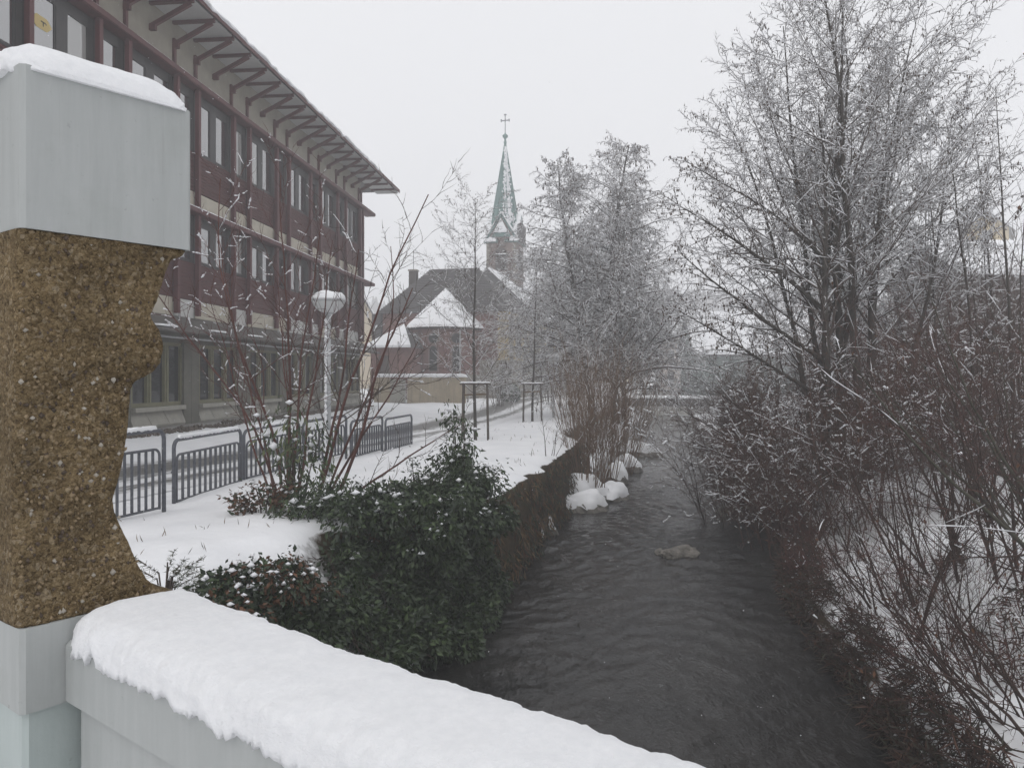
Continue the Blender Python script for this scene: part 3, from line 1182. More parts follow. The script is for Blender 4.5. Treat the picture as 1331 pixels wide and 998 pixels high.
# ------------------------------------------------------------------ long timber-clad building
def timber_building():
    A = math.atan(TA)
    k = 1 / math.cos(A)
    root = empty('timber_clad_building', (FX0, 0, 0), math.radians(90) - A,
                 'long dark red timber clad building with deep braced eaves along the street', 'building')
    u = lambda d: d * k
    W_, N_ = 2.45 * k, 1.25 * k
    per = W_ + N_
    starts = [u(24.7) + per * i for i in range(-5, 5)]
    posts, bays = [], []
    for s in starts:
        posts += [s, s + W_]
        bays += [(s, W_, 'w'), (s + W_, N_, 'n')]
    uend = starts[-1] + W_ + 0.55
    bays = bays[:-1]
    ubeg = starts[0] - 0.4
    DEP = 13.0

    wall = MB()
    # solid body behind everything (far end wall and back are plain)
    wall.box(ubeg, uend, 0.28, DEP, 0.0, 12.9)
    wall.build('wall', M['beige_wall'], root)
    mb = MB()
    mb.box(uend - 0.55, uend + 0.012, 0.0, 0.278, 3.9, 11.2)
    mb.build('corner_panel', M['clad'], root)
    mb = MB()
    mb.box(uend + 0.002, uend + 0.06, 0.28, DEP, 3.9, 11.2)
    mb.build('end_cladding', M['clad'], root)
    mb = MB()
    mb.box(ubeg, uend - 0.002, 0.03, 0.278, 11.36, 12.88)
    mb.build('upper_wall', M['beige_wall'], root)

    def clad_mesh(wd, ht):
        mb = MB()
        mb.box(0.02, wd - 0.02, 0.045, 0.25, 0, ht)
        nsl = int(ht / 0.098)
        for i in range(nsl):
            z = i * ht / nsl
            h = ht / nsl
            mb.prism([(0.043, z + 0.006), (0.012, z + 0.006), (0.026, z + h - 0.008), (0.043, z + h - 0.008)], 'x', 0.015, wd - 0.015)
        return mb.mesh('cladding', M['clad'])

    def band_mesh(wd, ht, mat):
        mb = MB()
        mb.box(0.012, wd - 0.012, 0.02, 0.25, 0.0, ht)
        return mb.mesh('band_panel', mat)

    def win_frame(wd, ht, panes):
        mb = MB()
        xs = [0.03]
        for a, b in panes:
            xs += [a, b]
        xs.append(wd - 0.03)
        for i in range(0, len(xs), 2):
            mb.box(xs[i], xs[i + 1], 0.05, 0.27, 0, ht)
        for a, b in panes:
            mb.box(a + 0.001, b - 0.001, 0.055, 0.268, 0, 0.09)
            mb.box(a + 0.001, b - 0.001, 0.055, 0.268, ht - 0.30, ht)
            # slim casement lining standing proud
            for e in (a + 0.001, b - 0.045):
                mb.box(e, e + 0.044, 0.062, 0.262, 0.092, ht - 0.302)
        return mb.mesh('window', M['frame_dark'])

    def pane_mesh(wd, ht, mat='pane'):
        mb = MB()
        mb.box(0.046, wd - 0.046, 0.082, 0.105, 0.092, ht - 0.302)
        return mb.mesh('pane', M[mat])

    PW = [(0.26, 1.06), (1.44, 2.24)]
    PN = [(0.24, 1.02)]
    lev = [(4.45, 5.64, 5.66, 7.18, 7.42, 7.93), (7.97, 9.20, 9.22, 11.16, None, None)]
    cm = {}
    for si, L in enumerate(lev):
        for kd, wd, pn in (('w', W_, PW), ('n', N_, PN)):
            cm[kd, si] = (clad_mesh(wd, L[1] - L[0]), win_frame(wd, L[3] - L[2], pn), [pane_mesh(b - a, L[3] - L[2]) for a, b in pn], pn, [pane_mesh(b - a, L[3] - L[2], 'pane_blind') for a, b in pn])
    bandm = {(kd, c): band_mesh(wd, 0.51, M[c]) for kd, wd in (('w', W_), ('n', N_)) for c in ('band_white', 'band_cream')}
    bandl = {(kd, c): band_mesh(wd, 0.55, M[c]) for kd, wd in (('w', W_), ('n', N_)) for c in ('band_white', 'band_cream')}
    first = None
    wr = random.Random(8)
    for bi, (s, wd, kd) in enumerate(bays):
        for si, L in enumerate(lev):
            c, wf, pms, pn, pbl = cm[kd, si]
            o = link('cladding', c, root, (s, 0, L[0]))
            o['kind'] = 'stuff'
            wo_ = link('window', wf, root, (s, 0, L[2]))
            for pm, pb_, (a, b) in zip(pms, pbl, pn):
                link('pane', pb_ if wr.random() < 0.22 else pm, wo_, (a, 0, 0))
            if L[4]:
                link('band_panel', bandm[kd, 'band_cream'], root, (s, 0, L[4]))
            if si == 1 and abs(s - (u(24.7) - 2 * per)) < 0.01 and kd == 'w':
                first = wo_
        link('band_panel', bandl[kd, 'band_cream' if (bi % 3 == 1 or kd == 'w' and bi % 4 == 0) else 'band_white'], root, (s, 0, 3.88))
    # yellow hexagonal sticker inside a top-floor pane, with its dark mark
    if first:
        mb = MB()
        hx = [(0.06, 0.0), (0.22, 0.15), (0.57, 0.15), (0.74, 0.0), (0.57, -0.15), (0.22, -0.15)]
        mb.prism([(0.22 + x, 1.02 + z) for x, z in hx], 'y', 0.074, 0.079)
        st = mb.build('sticker', M['sticker'], first)
        st['label'] = 'pale yellow hexagonal sticker with a dark hammer-like mark'
        mb = MB()
        mb.box(0.58, 0.74, 0.069, 0.073, 1.035, 1.065)
        mb.box(0.645, 0.675, 0.0688, 0.0728, 0.955, 1.034)
        mb.box(0.74, 0.765, 0.0686, 0.0726, 1.02, 1.05)
        mb.cur = 0
        mb.build('sticker_mark', M['frame_dark'], first)

    # posts hanging in front of the wall, with the short arm at their foot
    pm = MB().box(-0.075, 0.075, -0.16, -0.03, 3.95, 11.19)
    pm = pm.mesh('post', M['maroon'])
    am = MB().box(-0.06, 0.06, -0.028, 0.10, 4.30, 4.52).mesh('post_arm', M['maroon'])
    um = MB().box(-0.06, 0.06, -0.05, 0.028, 11.37, 12.3).mesh('upper_post', M['maroon'])
    for p in posts + [uend - 0.09]:
        if p > uend:
            continue
        link('post', pm, root, (p, 0, 0))
        link('post_arm', am, root, (p, 0, 0))
        link('upper_post', um, root, (p, 0, 0))
    # downpipes beside some posts
    dm = MB()
    dm.tube([(0.12, -0.10, 3.6), (0.12, -0.10, 11.1)], 0.025, 8)
    dm = dm.mesh('downpipe', M['lamp_pole'])
    for s in starts[1::1]:
        link('downpipe', dm, root, (s + W_, 0, 0))
    # ledges over the windows
    for z0, z1, pr in ((7.19, 7.33, 0.24), (11.19, 11.34, 0.27)):
        mb = MB()
        mb.prism([(-pr, z0), (0.27, z0), (0.27, z1 + 0.07), (0.02, z1 + 0.07), (-pr, z1)], 'x', ubeg, uend + 1.7)
        mb.build('ledge', M['maroon'], root)
        mb = MB()
        mb.box(ubeg, uend + 1.7, -pr - 0.03, -pr - 0.002, z0 + 0.02, z1 + 0.02)
        mb.build('ledge_flashing', M['maroon'], root)
        mb = snow_loaf(ubeg, uend + 1.65, -pr + 0.01, -0.165, z1 + 0.01, 0.06, z0, 0.25, 8, 0.0, 0.01)
        mb.build('ledge_snow', M['snow'], root, True)
    # rafters, struts, soffit panels
    rs_ = per / 3
    OUT = -1.34
    n0 = int((ubeg - starts[0]) / rs_) - 1
    n1 = int((uend + 3.0 - starts[0]) / rs_)
    raf = MB()
    raf.box(-0.05, 0.05, OUT + 0.04, 0.028, 12.74, 12.90)
    raf = raf.mesh('rafter', M['maroon'])
    stt = MB()
    stt.bar((0, 0.0, 12.12), (0, OUT + 0.12, 12.72), 0.10, 0.12)
    stt = stt.mesh('strut', M['maroon'])
    stub = MB().box(-0.055, 0.055, -0.16, 0.028, 12.00, 12.16).mesh('strut_foot', M['maroon'])
    spm = MB().box(0.055, rs_ - 0.055, OUT + 0.06, 0.026, 12.83, 12.86).mesh('soffit_panel', M['soffit'])
    for i in range(n0, n1 + 1):
        x = starts[0] + i * rs_ - 0.02
        if x < ubeg or x > uend + 2.9:
            continue
        link('rafter', raf, root, (x, 0, 0))
        if x < uend:
            link('strut', stt, root, (x, 0, 0))
            link('strut_foot', stub, root, (x, 0, 0))
        link('soffit_panel', spm, root, (x, 0, 0))
    UE = uend + 3.0
    mb = MB()
    mb.box(ubeg, UE, OUT - 0.02, DEP + 1, 12.905, 13.0)
    rf = mb.build('roof', M['canopy'], root)
    mb = MB()
    mb.box(ubeg, UE + 0.03, OUT - 0.05, OUT - 0.022, 12.84, 13.02)
    mb.build('fascia', M['maroon'], rf)
    mb = snow_loaf(ubeg, UE + 0.03, OUT - 0.02, DEP + 1, 12.99, 0.36, 4.4, 0.30, 110, 0.10, 0.05, True, 0.06)
    mb.build('snow', M['snow'], rf, True)

    # ground floor: canopy, piers, windows, sills, sloping aprons
    mb = MB()
    mb.prism([(-0.85, 3.36), (-0.78, 3.30), (0.27, 3.60), (0.27, 3.86), (0.0, 3.86)], 'x', ubeg, uend + 0.4)
    mb.build('canopy', M['canopy'], root)
    mb = MB()
    mb.tube([(ubeg, -0.90, 3.33), (uend + 0.4, -0.90, 3.33)], 0.055, 8)
    mb.build('gutter', M['canopy'], root)
    mb = MB()
    mb.tube([(ubeg, -0.42, 3.18), (uend + 0.1, -0.42, 3.18)], 0.035, 8)
    mb.build('pipe', M['lamp_pole'], root)
    r = random.Random(12)
    patch = snow_loaf(0, 1.0, -0.84, -0.55, 3.44, 0.05, 1.1, 0.06, 8, 0.0, 0.012).mesh('canopy_snow', M['snow'], True)
    x = ubeg + 1
    while x < uend:
        link('canopy_snow', patch, root, (x, 0, 0))
        x += r.uniform(1.3, 3.4)
    mb = MB()
    mb.box(ubeg, uend, 0.02, 0.278, 0.0, 0.52)
    mb.build('plinth', M['concrete'], root)
    mb = MB()
    mb.box(ubeg, uend, 0.10, 0.278, 3.05, 3.60)
    mb.build('lintel', M['olive'], root)
    gw = per - 0.95
    pier = MB()
    pier.box(0, 0.44, 0.03, 0.27, 0.52, 3.28)
    pier.box(0.455, 0.93, 0.03, 0.27, 0.52, 3.28)
    pier = pier.mesh('pier', M['olive'])
    ap = MB()
    ap.prism([(0.27, 0.53), (0.0, 0.53), (-0.03, 0.60), (0.12, 1.0), (0.27, 1.0)], 'x', 0.0, gw - 0.01)
    for q in (0.28, 0.62):
        ap.bar((gw * q + 0.12, -0.03, 0.62), (gw * q, 0.115, 1.0), 0.02, 0.02)
    ap = ap.mesh('apron', M['sill'])
    sl = MB().box(0.05, gw - 0.05, -0.07, 0.26, 1.005, 1.13).mesh('sill', M['sill'])
    fr = MB()
    nwin = 3
    ww = gw / nwin
    fr.box(0, gw, 0.13, 0.27, 1.135, 1.25)
    fr.box(0, gw, 0.13, 0.27, 2.95, 3.048)
    for i in range(nwin + 1):
        xx = min(max(i * ww, 0.035), gw - 0.035)
        fr.box(xx - 0.034, xx + 0.034, 0.11, 0.268, 1.252, 2.948)
    for i in range(nwin):
        fr.box(i * ww + 0.055, i * ww + 0.13, 0.08, 0.26, 1.253, 2.946)
    fr = fr.mesh('window', M['frame_olive'])
    gp = MB().box(0.13, ww - 0.06, 0.19, 0.21, 1.252, 2.948).mesh('pane', M['pane_dark'])
    for s in starts:
        link('pier', pier, root, (s - 0.62, 0, 0))
        if s + gw > uend:
            continue
        link('apron', ap, root, (s + 0.325, 0, 0))
        link('sill', sl, root, (s + 0.325, 0, 0))
        wo_ = link('window', fr, root, (s + 0.325, 0, 0))
        for i in range(nwin):
            link('pane', gp, wo_, (i * ww, 0, 0))
    return root


def make_sticker():
    n = NT('sticker_yellow')
    n.color((0.52, 0.40, 0.16))
    n.rough(0.6)
    return n.m


M['sticker'] = make_sticker()
timber_building()


# ------------------------------------------------------------------ railing panels along the street
def railing(p0, p1, h, label, snow=False, bottom=False, bars=11, lean=0.0):
    a, b = Vector(p0), Vector(p1)
    dv = b - a
    L = math.hypot(dv.x, dv.y)
    slope = dv.z / L
    root = empty('railing_panel', a, math.atan2(dv.y, dv.x), label, 'railing', 'steel railing panels along the street')
    zz = lambda x: slope * x

    def hoop(x0, x1, top, foot, rc, rad):
        pts = [(x0, 0, zz(x0) + foot), (x0, 0, zz(x0) + top - rc)]
        for k in range(1, 5):
            t = k / 5 * math.pi / 2
            pts.append((x0 + rc - rc * math.cos(t), 0, zz(x0) + top - rc + rc * math.sin(t)))
        pts.append((x0 + rc, 0, zz(x0 + rc) + top))
        pts.append((x1 - rc, 0, zz(x1 - rc) + top))
        for k in range(1, 5):
            t = k / 5 * math.pi / 2
            pts.append((x1 - rc + rc * math.sin(t), 0, zz(x1) + top - rc + rc * math.cos(t)))
        pts += [(x1, 0, zz(x1) + top - rc), (x1, 0, zz(x1) + foot)]
        mb = MB()
        mb.tube(pts, rad, 10)
        return mb
    hoop(0, L, h, -0.25, 0.13, 0.030).build('outer_hoop', M['steel'], root, True)
    hoop(0.085, L - 0.085, h * 0.77, 0.03, 0.10, 0.019).build('inner_hoop', M['steel'], root, True)
    if bottom or True:
        mb = MB()
        mb.bar((0.09, 0, zz(0.09) + 0.05), (L - 0.09, 0, zz(L - 0.09) + 0.05), 0.03)
        mb.build('bottom_rail', M['steel'], root)
    bm = MB().box(-0.006, 0.006, -0.022, 0.022, 0.066, h * 0.77 - 0.012)
    bm = bm.mesh('bar', M['steel'])
    for i in range(bars):
        x = 0.085 + (L - 0.17) * (i + 1) / (bars + 1)
        link('bar', bm, root, (x, 0, zz(x)))
    mb = MB()
    for x in (0.0, L):
        for s in (-1, 1):
            mb.box(x - 0.05 - 0.0, x - 0.03, s * 0.012 - 0.01, s * 0.012 + 0.01, zz(x) + h * 0.5, zz(x) + h * 0.53)
    mb.build('clip', M['steel'], root)
    if snow:
        mb = snow_loaf(0.14, L - 0.14, -0.022, 0.022, 0, 0.05, h * 7, 0.03, 10, 0.006, 0.012)
        mb.v = [(x, y, z + zz(x) + h + 0.022) for x, y, z in mb.v]
        mb.build('snow', M['snow'], root, True)
    return root


def R(px, py, d):
    p = W(px, py, d)
    return (p.x, p.y, p.z)


railing((-5.75, 8.9, 0.05), R(213, 663, 11.1), 1.16, 'tall railing panel with snow on its rail beside the brown pillar', True, True, 16)
railing(R(226, 657, 11.8), R(313, 628, 14.3), 1.0, 'railing panel topped with a snow strip between pillar and shrub', True)
railing(R(317, 625.5, 14.5), R(389, 607, 16.3), 0.96, 'railing panel half hidden behind the reddish shrub stems', True)
railing(R(394, 605, 16.5), R(450, 591, 18.2), 0.93, 'railing panel in front of the nearer lamp post')
railing(R(456, 597, 18.35), R(497, 586, 20.05), 0.90, 'last railing panel but one towards the church')
railing(R(501, 588, 20.2), R(535, 578, 22.3), 0.87, 'farthest railing panel standing at the open snow')


# ------------------------------------------------------------------ street lamps
def lamp(base, hc, rg, label, snowpole):
    root = empty('street_lamp', base, 0, label, 'street lamp', 'mushroom street lamps by the path')
    mb = MB()
    mb.tube([(0, 0, -0.1), (0, 0, 0.9)], 0.062, 12).tube([(0, 0, 0.9), (0, 0, hc - rg * 0.55)], 0.046, 12)
    mb.build('pole', M['lamp_pole'], root, True)
    mb = MB()
    mb.lathe([(0.05, hc - rg * 0.80), (0.075, hc - rg * 0.66), (rg * 0.32, hc - rg * 0.60)], 16)
    mb.build('collar', M['lamp_pole'], root, True)
    mb = MB()
    mb.lathe([(rg * 0.30, hc - rg * 0.60), (rg * 0.62, hc - rg * 0.46), (rg * 0.88, hc - rg * 0.20), (rg * 0.98, hc + rg * 0.02), (rg, hc + rg * 0.12), (rg * 0.93, hc + rg * 0.28), (rg * 0.6, hc + rg * 0.42)], 28)
    mb.build('globe', M['lamp_globe'], root, True)
    mb = MB()
    mb.lathe([(rg * 1.015, hc + rg * 0.06), (rg * 1.04, hc + rg * 0.13), (rg * 1.05, hc + rg * 0.22)], 28)
    mb.build('rim', M['lamp_pole'], root, True)
    mb = MB()
    pr = [(rg * 1.0, hc + rg * 0.16), (rg * 1.03, hc + rg * 0.24), (rg * 0.98, hc + rg * 0.42), (rg * 0.80, hc + rg * 0.60), (rg * 0.5, hc + rg * 0.72), (rg * 0.2, hc + rg * 0.77), (0.01, hc + rg * 0.78)]
    mb.lathe(pr, 28)
    mb.v = [(x * (1 + 0.06 * nz3(x * 7, y * 7, z * 7)), y * (1 + 0.06 * nz3(x * 7, y * 7, z * 7 + 3)), z + 0.03 * nz3(x * 5, y * 5, 9)) for x, y, z in mb.v]
    mb.build('snow', M['snow'], root, True)
    if snowpole:
        r = random.Random(4)
        P = [(-0.045 + r.uniform(-0.012, 0.012), -0.03 + r.uniform(-0.03, 0.02), r.uniform(0.0, hc - rg)) for _ in range(420)]
        o = link('wind_blown_snow', blobs('wind_blown_snow', P, [r.uniform(0.012, 0.035) for _ in P], M['snow'], r, 1.7), root)
        o['kind'] = 'stuff'


p = W(427, 606, 15.0)
lamp((p.x, p.y, 0.08), 3.36, 0.315, 'mushroom street lamp with a snow-plastered pole behind the reddish shrub', True)
p = W(719.5, 546, 36.0)
lamp((p.x, p.y, -0.02), 2.86, 0.36, 'small distant mushroom street lamp beside a staked tree', False)


# ------------------------------------------------------------------ church
def church():
    a = math.radians(13.6)
    root = empty('church', (-0.2, 58.0, 0.0), -a, 'red sandstone church with green copper spire and snow-covered nave roof', 'church')
    # nave
    mb = MB()
    mb.box(-10.2, 0, 0.0, 26.0, 0.0, 7.05)
    wl = mb.build('wall', M['yellow_wall'], root)
    mb = MB()
    mb.box(-10.22, 0.05, -0.05, 26.0, 0.0, 3.3)
    mb.build('stone_base', M['grey_stone'], root)
    mb = MB()
    mb.box(-10.23, -0.9, -0.06, -0.005, 3.3, 7.0)
    mb.build('choir_wall', M['brick'], root)
    # pilasters and windows down the long side
    pil = MB().box(0.002, 0.16, -0.35, 0.35, 0, 6.6).mesh('pilaster', M['grey_stone'])
    for y in (0.36, 5.2, 10.0, 14.8, 19.6, 25.6):
        link('pilaster', pil, root, (0, y, 0))
    wf = MB()
    arch = [(-0.62, 0), (0.62, 0)] + [(0.62 * math.cos(t), 2.0 + 0.62 * math.sin(t)) for t in [math.pi * k / 8 for k in range(9)]]
    outer = [(-0.78, -0.12), (0.78, -0.12)] + [(0.78 * math.cos(t), 2.0 + 0.78 * math.sin(t)) for t in [math.pi * k / 8 for k in range(9)]]
    wf.prism(outer, 'x', 0.0, 0.08)
    wf = wf.mesh('window', M['grey_stone'])
    wp = MB().prism(arch, 'x', 0.081, 0.10).mesh('pane', M['pane_dark'])
    for y in (2.8, 7.6, 12.4, 17.2, 22.4):
        o = link('window', wf, root, (0, y, 3.7))
        link('pane', wp, o)
    # transverse hipped roof over the choir
    mb = MB()
    e0, e1 = -10.6, 0.25
    V = [(e0, -0.35, 6.95), (e1, -0.35, 6.95), (e1, 7.2, 6.95), (e0, 7.2, 6.95), (-7.2, 2.6, 10.65), (-3.3, 2.6, 10.65), (-3.3, 4.0, 10.65), (-7.2, 4.0, 10.65)]
    mb.poly(V, [(0, 1, 5, 4), (1, 2, 6, 5), (2, 3, 7, 6), (3, 0, 4, 7), (4, 5, 6, 7), (3, 2, 1, 0)])
    mb.box(-10.4, 0.1, 7.0, 12.2, 6.9, 7.3)
    hr = mb.build('choir_roof', M['slate'], root)
    # rows of slates on the dark slope
    mb = MB()
    for i in range(26):
        t = i / 26
        z, y = 6.95 + 3.7 * t, -0.35 + 2.95 * t
        x0, x1 = e0 + 3.4 * t, e1 - 3.55 * t
        mb.prism([(y - 0.02, z + 0.012), (y + 0.10, z + 0.135), (y + 0.10, z + 0.150), (y - 0.03, z + 0.035)], 'x', x0, x1)
    o = mb.build('slates', M['slate'], hr)
    o['kind'] = 'stuff'
    mb = MB()
    mb.tube([(-7.3, 3.0, 10.66), (-3.2, 3.0, 10.66)], 0.10, 6)
    mb.build('ridge_tiles', M['slate'], hr)
    # lower slope at the west corner of the choir
    mb = MB()
    mb.prism([(-0.36, 4.6), (7.0, 4.6), (7.0, 6.94), (-0.36, 6.94)], 'x', -11.0, -10.25)
    mb.build('side_roof', M['slate'], root)
    # chimney
    mb = MB()
    mb.box(-9.0, -8.4, 2.4, 3.0, 8.3, 10.6)
    ch = mb.build('chimney', M['dark_timber'], root)
    mb = MB()
    mb.box(-9.05, -8.35, 2.35, 3.05, 10.6, 10.72)
    mb.build('chimney_cap', M['grey_stone'], ch)
    mb = MB()
    mb.tube([(-8.7, 2.7, 10.7), (-8.7, 2.7, 12.3)], 0.025, 5)
    mb.build('aerial', M['steel'], ch)
    # nave roof, snow lying on it
    mb = MB()
    mb.prism([(-10.5, 6.9), (0.3, 6.9), (-5.0, 12.0)], 'y', 12.0, 26.4)
    nr = mb.build('nave_roof', M['slate'], root)
    mb = MB()
    n = 26
    V = []
    for i in range(n + 1):
        t = i / n
        for j in range(41):
            y = 11.98 + 14.45 * j / 40
            th = 0.16 + 0.05 * nz3(t * 5, y * 0.8)
            V.append((0.30 - 5.3 * t + th * 0.69, y, 6.92 + 5.1 * t + th * 0.72))
    mb.poly(V, [(i * 41 + j, i * 41 + j + 1, (i + 1) * 41 + j + 1, (i + 1) * 41 + j) for i in range(n) for j in range(40)])
    V0 = [(0.31, 11.98, 6.9), (0.31, 26.43, 6.9), (-5.0, 26.43, 12.0), (-5.0, 11.98, 12.0)]
    mb.poly(V0 + [V[0], V[40], V[n * 41 + 40], V[n * 41]], [(0, 1, 5, 4), (1, 2, 6, 5), (2, 3, 7, 6), (3, 0, 4, 7)])
    mb.build('snow', M['snow'], nr, True)
    # apse: half octagon
    cx, R_ = -5.05, 2.75
    an = [math.pi + math.pi * k / 5 for k in range(6)]
    pts = [(cx + R_ * math.cos(t), R_ * 1.05 * math.sin(t)) for t in an]
    mb = MB()
    mb.prism(pts, 'z', 2.2, 5.55)
    ap = mb.build('apse', M['brick'], root)
    mb = MB()
    pb = [(cx + (R_ + 0.08) * math.cos(t), (R_ + 0.08) * 1.05 * math.sin(t)) for t in an]
    mb.prism(pb, 'z', 0.0, 2.2)
    mb.build('apse_base', M['grey_stone'], ap)
    mb = MB()
    pc = [(cx + (R_ + 0.16) * math.cos(t), (R_ + 0.16) * 1.05 * math.sin(t)) for t in an]
    mb.prism(pc, 'z', 5.55, 5.68)
    mb.build('cornice', M['dark_timber'], ap)
    # snowy apse roof, faceted, sagging softly
    mb = MB()
    NN = 20
    V = []
    for i in range(NN + 1):
        t = i / NN
        for k in range(41):
            kk = k / 40 * 5
            q = min(int(kk), 4)
            f = kk - q
            x = pts[q][0] * (1 - f) + pts[q + 1][0] * f
            y = pts[q][1] * (1 - f) + pts[q + 1][1] * f
            x, y = cx + (x - cx) * 1.13, y * 1.13
            z = 5.69 + 3.05 * t + (0.10 if 0 < i else 0.0)
            V.append((cx + (x - cx) * (1 - t), y * (1 - t) - 0.02, z + 0.03 * nz3(x * 2 + t * 5, y * 2)))
    mb.poly(V, [(i * 41 + k, i * 41 + k + 1, (i + 1) * 41 + k + 1, (i + 1) * 41 + k) for i in range(NN) for k in range(40)])
    mb.poly(V[:41], [tuple(range(40, -1, -1))])
    o = mb.build('apse_roof_snow', M['snow'], ap, False)
    # apse windows: one lancet per facet, a round light above the middle one
    la = [(-0.28, 0), (0.28, 0)] + [(0.28 * math.cos(t), 1.5 + 0.34 * math.sin(t)) for t in [math.pi * k / 6 for k in range(7)]]
    lo = [(-0.40, -0.12), (0.40, -0.12)] + [(0.40 * math.cos(t), 1.5 + 0.46 * math.sin(t)) for t in [math.pi * k / 6 for k in range(7)]]
    rd = [(0.36 * math.cos(2 * math.pi * k / 14), 0.36 * math.sin(2 * math.pi * k / 14)) for k in range(14)]
    ro = [(0.50 * math.cos(2 * math.pi * k / 14), 0.50 * math.sin(2 * math.pi * k / 14)) for k in range(14)]
    lfm = MB().prism(lo, 'y', -0.07, 0.0).mesh('window', M['brick_tower'])
    lpm = MB().prism(la, 'y', -0.09, -0.071).mesh('pane', M['pane_dark'])
    rfm = MB().prism(ro, 'y', -0.07, 0.0).mesh('round_window', M['brick_tower'])
    rpm = MB().prism(rd, 'y', -0.09, -0.071).mesh('pane', M['pane_dark'])
    for q in range(1, 4):
        m = ((pts[q][0] + pts[q + 1][0]) / 2, (pts[q][1] + pts[q + 1][1]) / 2)
        ex, ey = pts[q + 1][0] - pts[q][0], pts[q + 1][1] - pts[q][1]
        o = link('window', lfm, ap, (m[0], m[1] - 0.02, 2.45), math.atan2(ey, ex))
        link('pane', lpm, o)
        o = link('round_window', rfm, ap, (m[0], m[1] - 0.02, 4.85), math.atan2(ey, ex))
        link('pane', rpm, o)
    # rain pipe on the apse
    mb = MB()
    mb.tube([(cx + 1.9, -2.35, 2.0), (cx + 1.9, -2.35, 5.5)], 0.06, 6)
    mb.build('rain_pipe', M['lamp_pole'], ap)

    # tower and spire
    tx, ty, h = -5.45, 20.4, 1.56
    tw = MB()
    tw.box(tx - h, tx + h, ty - h, ty + h, 0, 15.9)
    tw.box(tx - h - 0.12, tx + h + 0.12, ty - h - 0.12, ty + h + 0.12, 12.2, 12.45)
    tw = tw.build('tower', M['brick_tower'], root)
    q = MB()
    for i in range(20):
        z = 7.5 + i * 0.42
        wq = 0.42 if i % 2 else 0.26
        for sx in (-1, 1):
            q.box(tx + sx * (h - wq / 2) - wq / 2 - 0.0, tx + sx * (h - wq / 2) + wq / 2, ty - h - 0.05, ty - h - 0.002, z, z + 0.36)
    o = q.build('quoins', M['grey_stone'], tw)
    o['kind'] = 'stuff'
    lo2 = [(-0.62, 0), (0.62, 0), (0.62, 1.55)] + [(0.62 * math.cos(t), 1.55 + 0.8 * math.sin(t)) for t in [math.pi * k / 6 for k in range(1, 6)]] + [(-0.62, 1.55)]
    sf = MB().prism(lo2, 'y', -0.06, 0).mesh('belfry_opening', M['dark_timber'])
    lv = MB()
    for k in range(6):
        lv.box(-0.5, 0.5, -0.12, -0.062, 0.12 + k * 0.27, 0.20 + k * 0.27)
    lv = lv.mesh('louvres', M['slate'])
    for (dx, dy, rz) in ((0, -h, 0), (h, 0, math.pi / 2), (-h, 0, -math.pi / 2), (0, h, math.pi)):
        o = link('belfry_opening', sf, tw, (tx + dx, ty + dy, 12.75), rz)
        l2 = link('louvres', lv, o)
        l2['kind'] = 'stuff'
    # snow on string courses
    for (x0, x1, y0, z) in ((tx - h, tx + h, ty - h - 0.11, 12.46), (tx - 0.6, tx + 0.7, ty - h - 0.2, 14.35)):
        snow_loaf(x0, x1, y0, y0 + 0.12, z, 0.10, z, 0.15, 8, 0.02, 0.03).build('ledge_snow', M['snow'], tw, True)
    # four gablets round the foot of the spire
    gm = MB()
    gm.prism([(-h - 0.02, 15.9), (h + 0.02, 15.9), (0, 18.35)], 'y', -h - 0.08, -0.4)
    gm = gm.mesh('gablet', M['brick_tower'])
    gs = MB()
    gs.prism([(-h - 0.25, 15.62), (-h - 0.10, 15.52), (0.0, 18.18), (h + 0.10, 15.52), (h + 0.25, 15.62), (0, 18.50)], 'y', -h - 0.20, -0.35)
    gs = gs.mesh('gablet_roof', M['copper'])
    snm = MB()
    snm.prism([(0.05, 18.50), (h + 0.28, 15.64), (h + 0.30, 15.82), (0.05, 18.68)], 'y', -h - 0.18, -0.5)
    snm = snm.mesh('gablet_snow', M['snow'])
    snl = MB()
    snl.prism([(-0.05, 18.50), (-h - 0.28, 15.64), (-h - 0.30, 15.82), (-0.05, 18.68)], 'y', -h - 0.18, -0.9)
    snl = snl.mesh('gablet_snow', M['snow'])
    for i, rz in enumerate((0, math.pi / 2, math.pi, -math.pi / 2)):
        o = link('gablet', gm, tw, (tx, ty, 0), rz)
        link('gablet_roof', gs, o)
        link('gablet_snow', snm, o)
        link('gablet_snow', snl, o)
    # snow lying inside the front gablet triangle's little roof
    mb = MB()
    mb.prism([(tx - 0.75, 16.55), (tx + 0.75, 16.55), (tx, 18.0)], 'y', ty - h - 0.30, ty - h - 0.205)
    mb.build('gablet_front_snow', M['snow'], tw)
    # spire, eight-sided, flared at the foot
    sp = MB()
    prof = [(2.05, 16.1), (1.62, 17.2), (1.32, 18.4), (0.06, 25.9)]
    n8 = [(math.pi / 8 + k * math.pi / 4) for k in range(8)]
    V = [(tx + rr * math.cos(t), ty + rr * math.sin(t), z) for rr, z in prof for t in n8]
    fs = []
    for i in range(3):
        for k in range(8):
            k2 = (k + 1) % 8
            fs.append((i * 8 + k, i * 8 + k2, (i + 1) * 8 + k2, (i + 1) * 8 + k))
    sp.poly(V, fs + [tuple(range(7, -1, -1)), tuple(24 + k for k in range(8))])
    spo = sp.build('spire', M['copper'], root)
    # standing seams along the arrises
    mb = MB()
    for t in n8:
        mb.bar((tx + 1.33 * math.cos(t), ty + 1.33 * math.sin(t), 18.4), (tx + 0.07 * math.cos(t), ty + 0.07 * math.sin(t), 25.9), 0.08)
    o = mb.build('arris_rolls', M['copper'], spo)
    # ragged snow clinging to the south-east faces
    r = random.Random(21)
    P, S = [], []
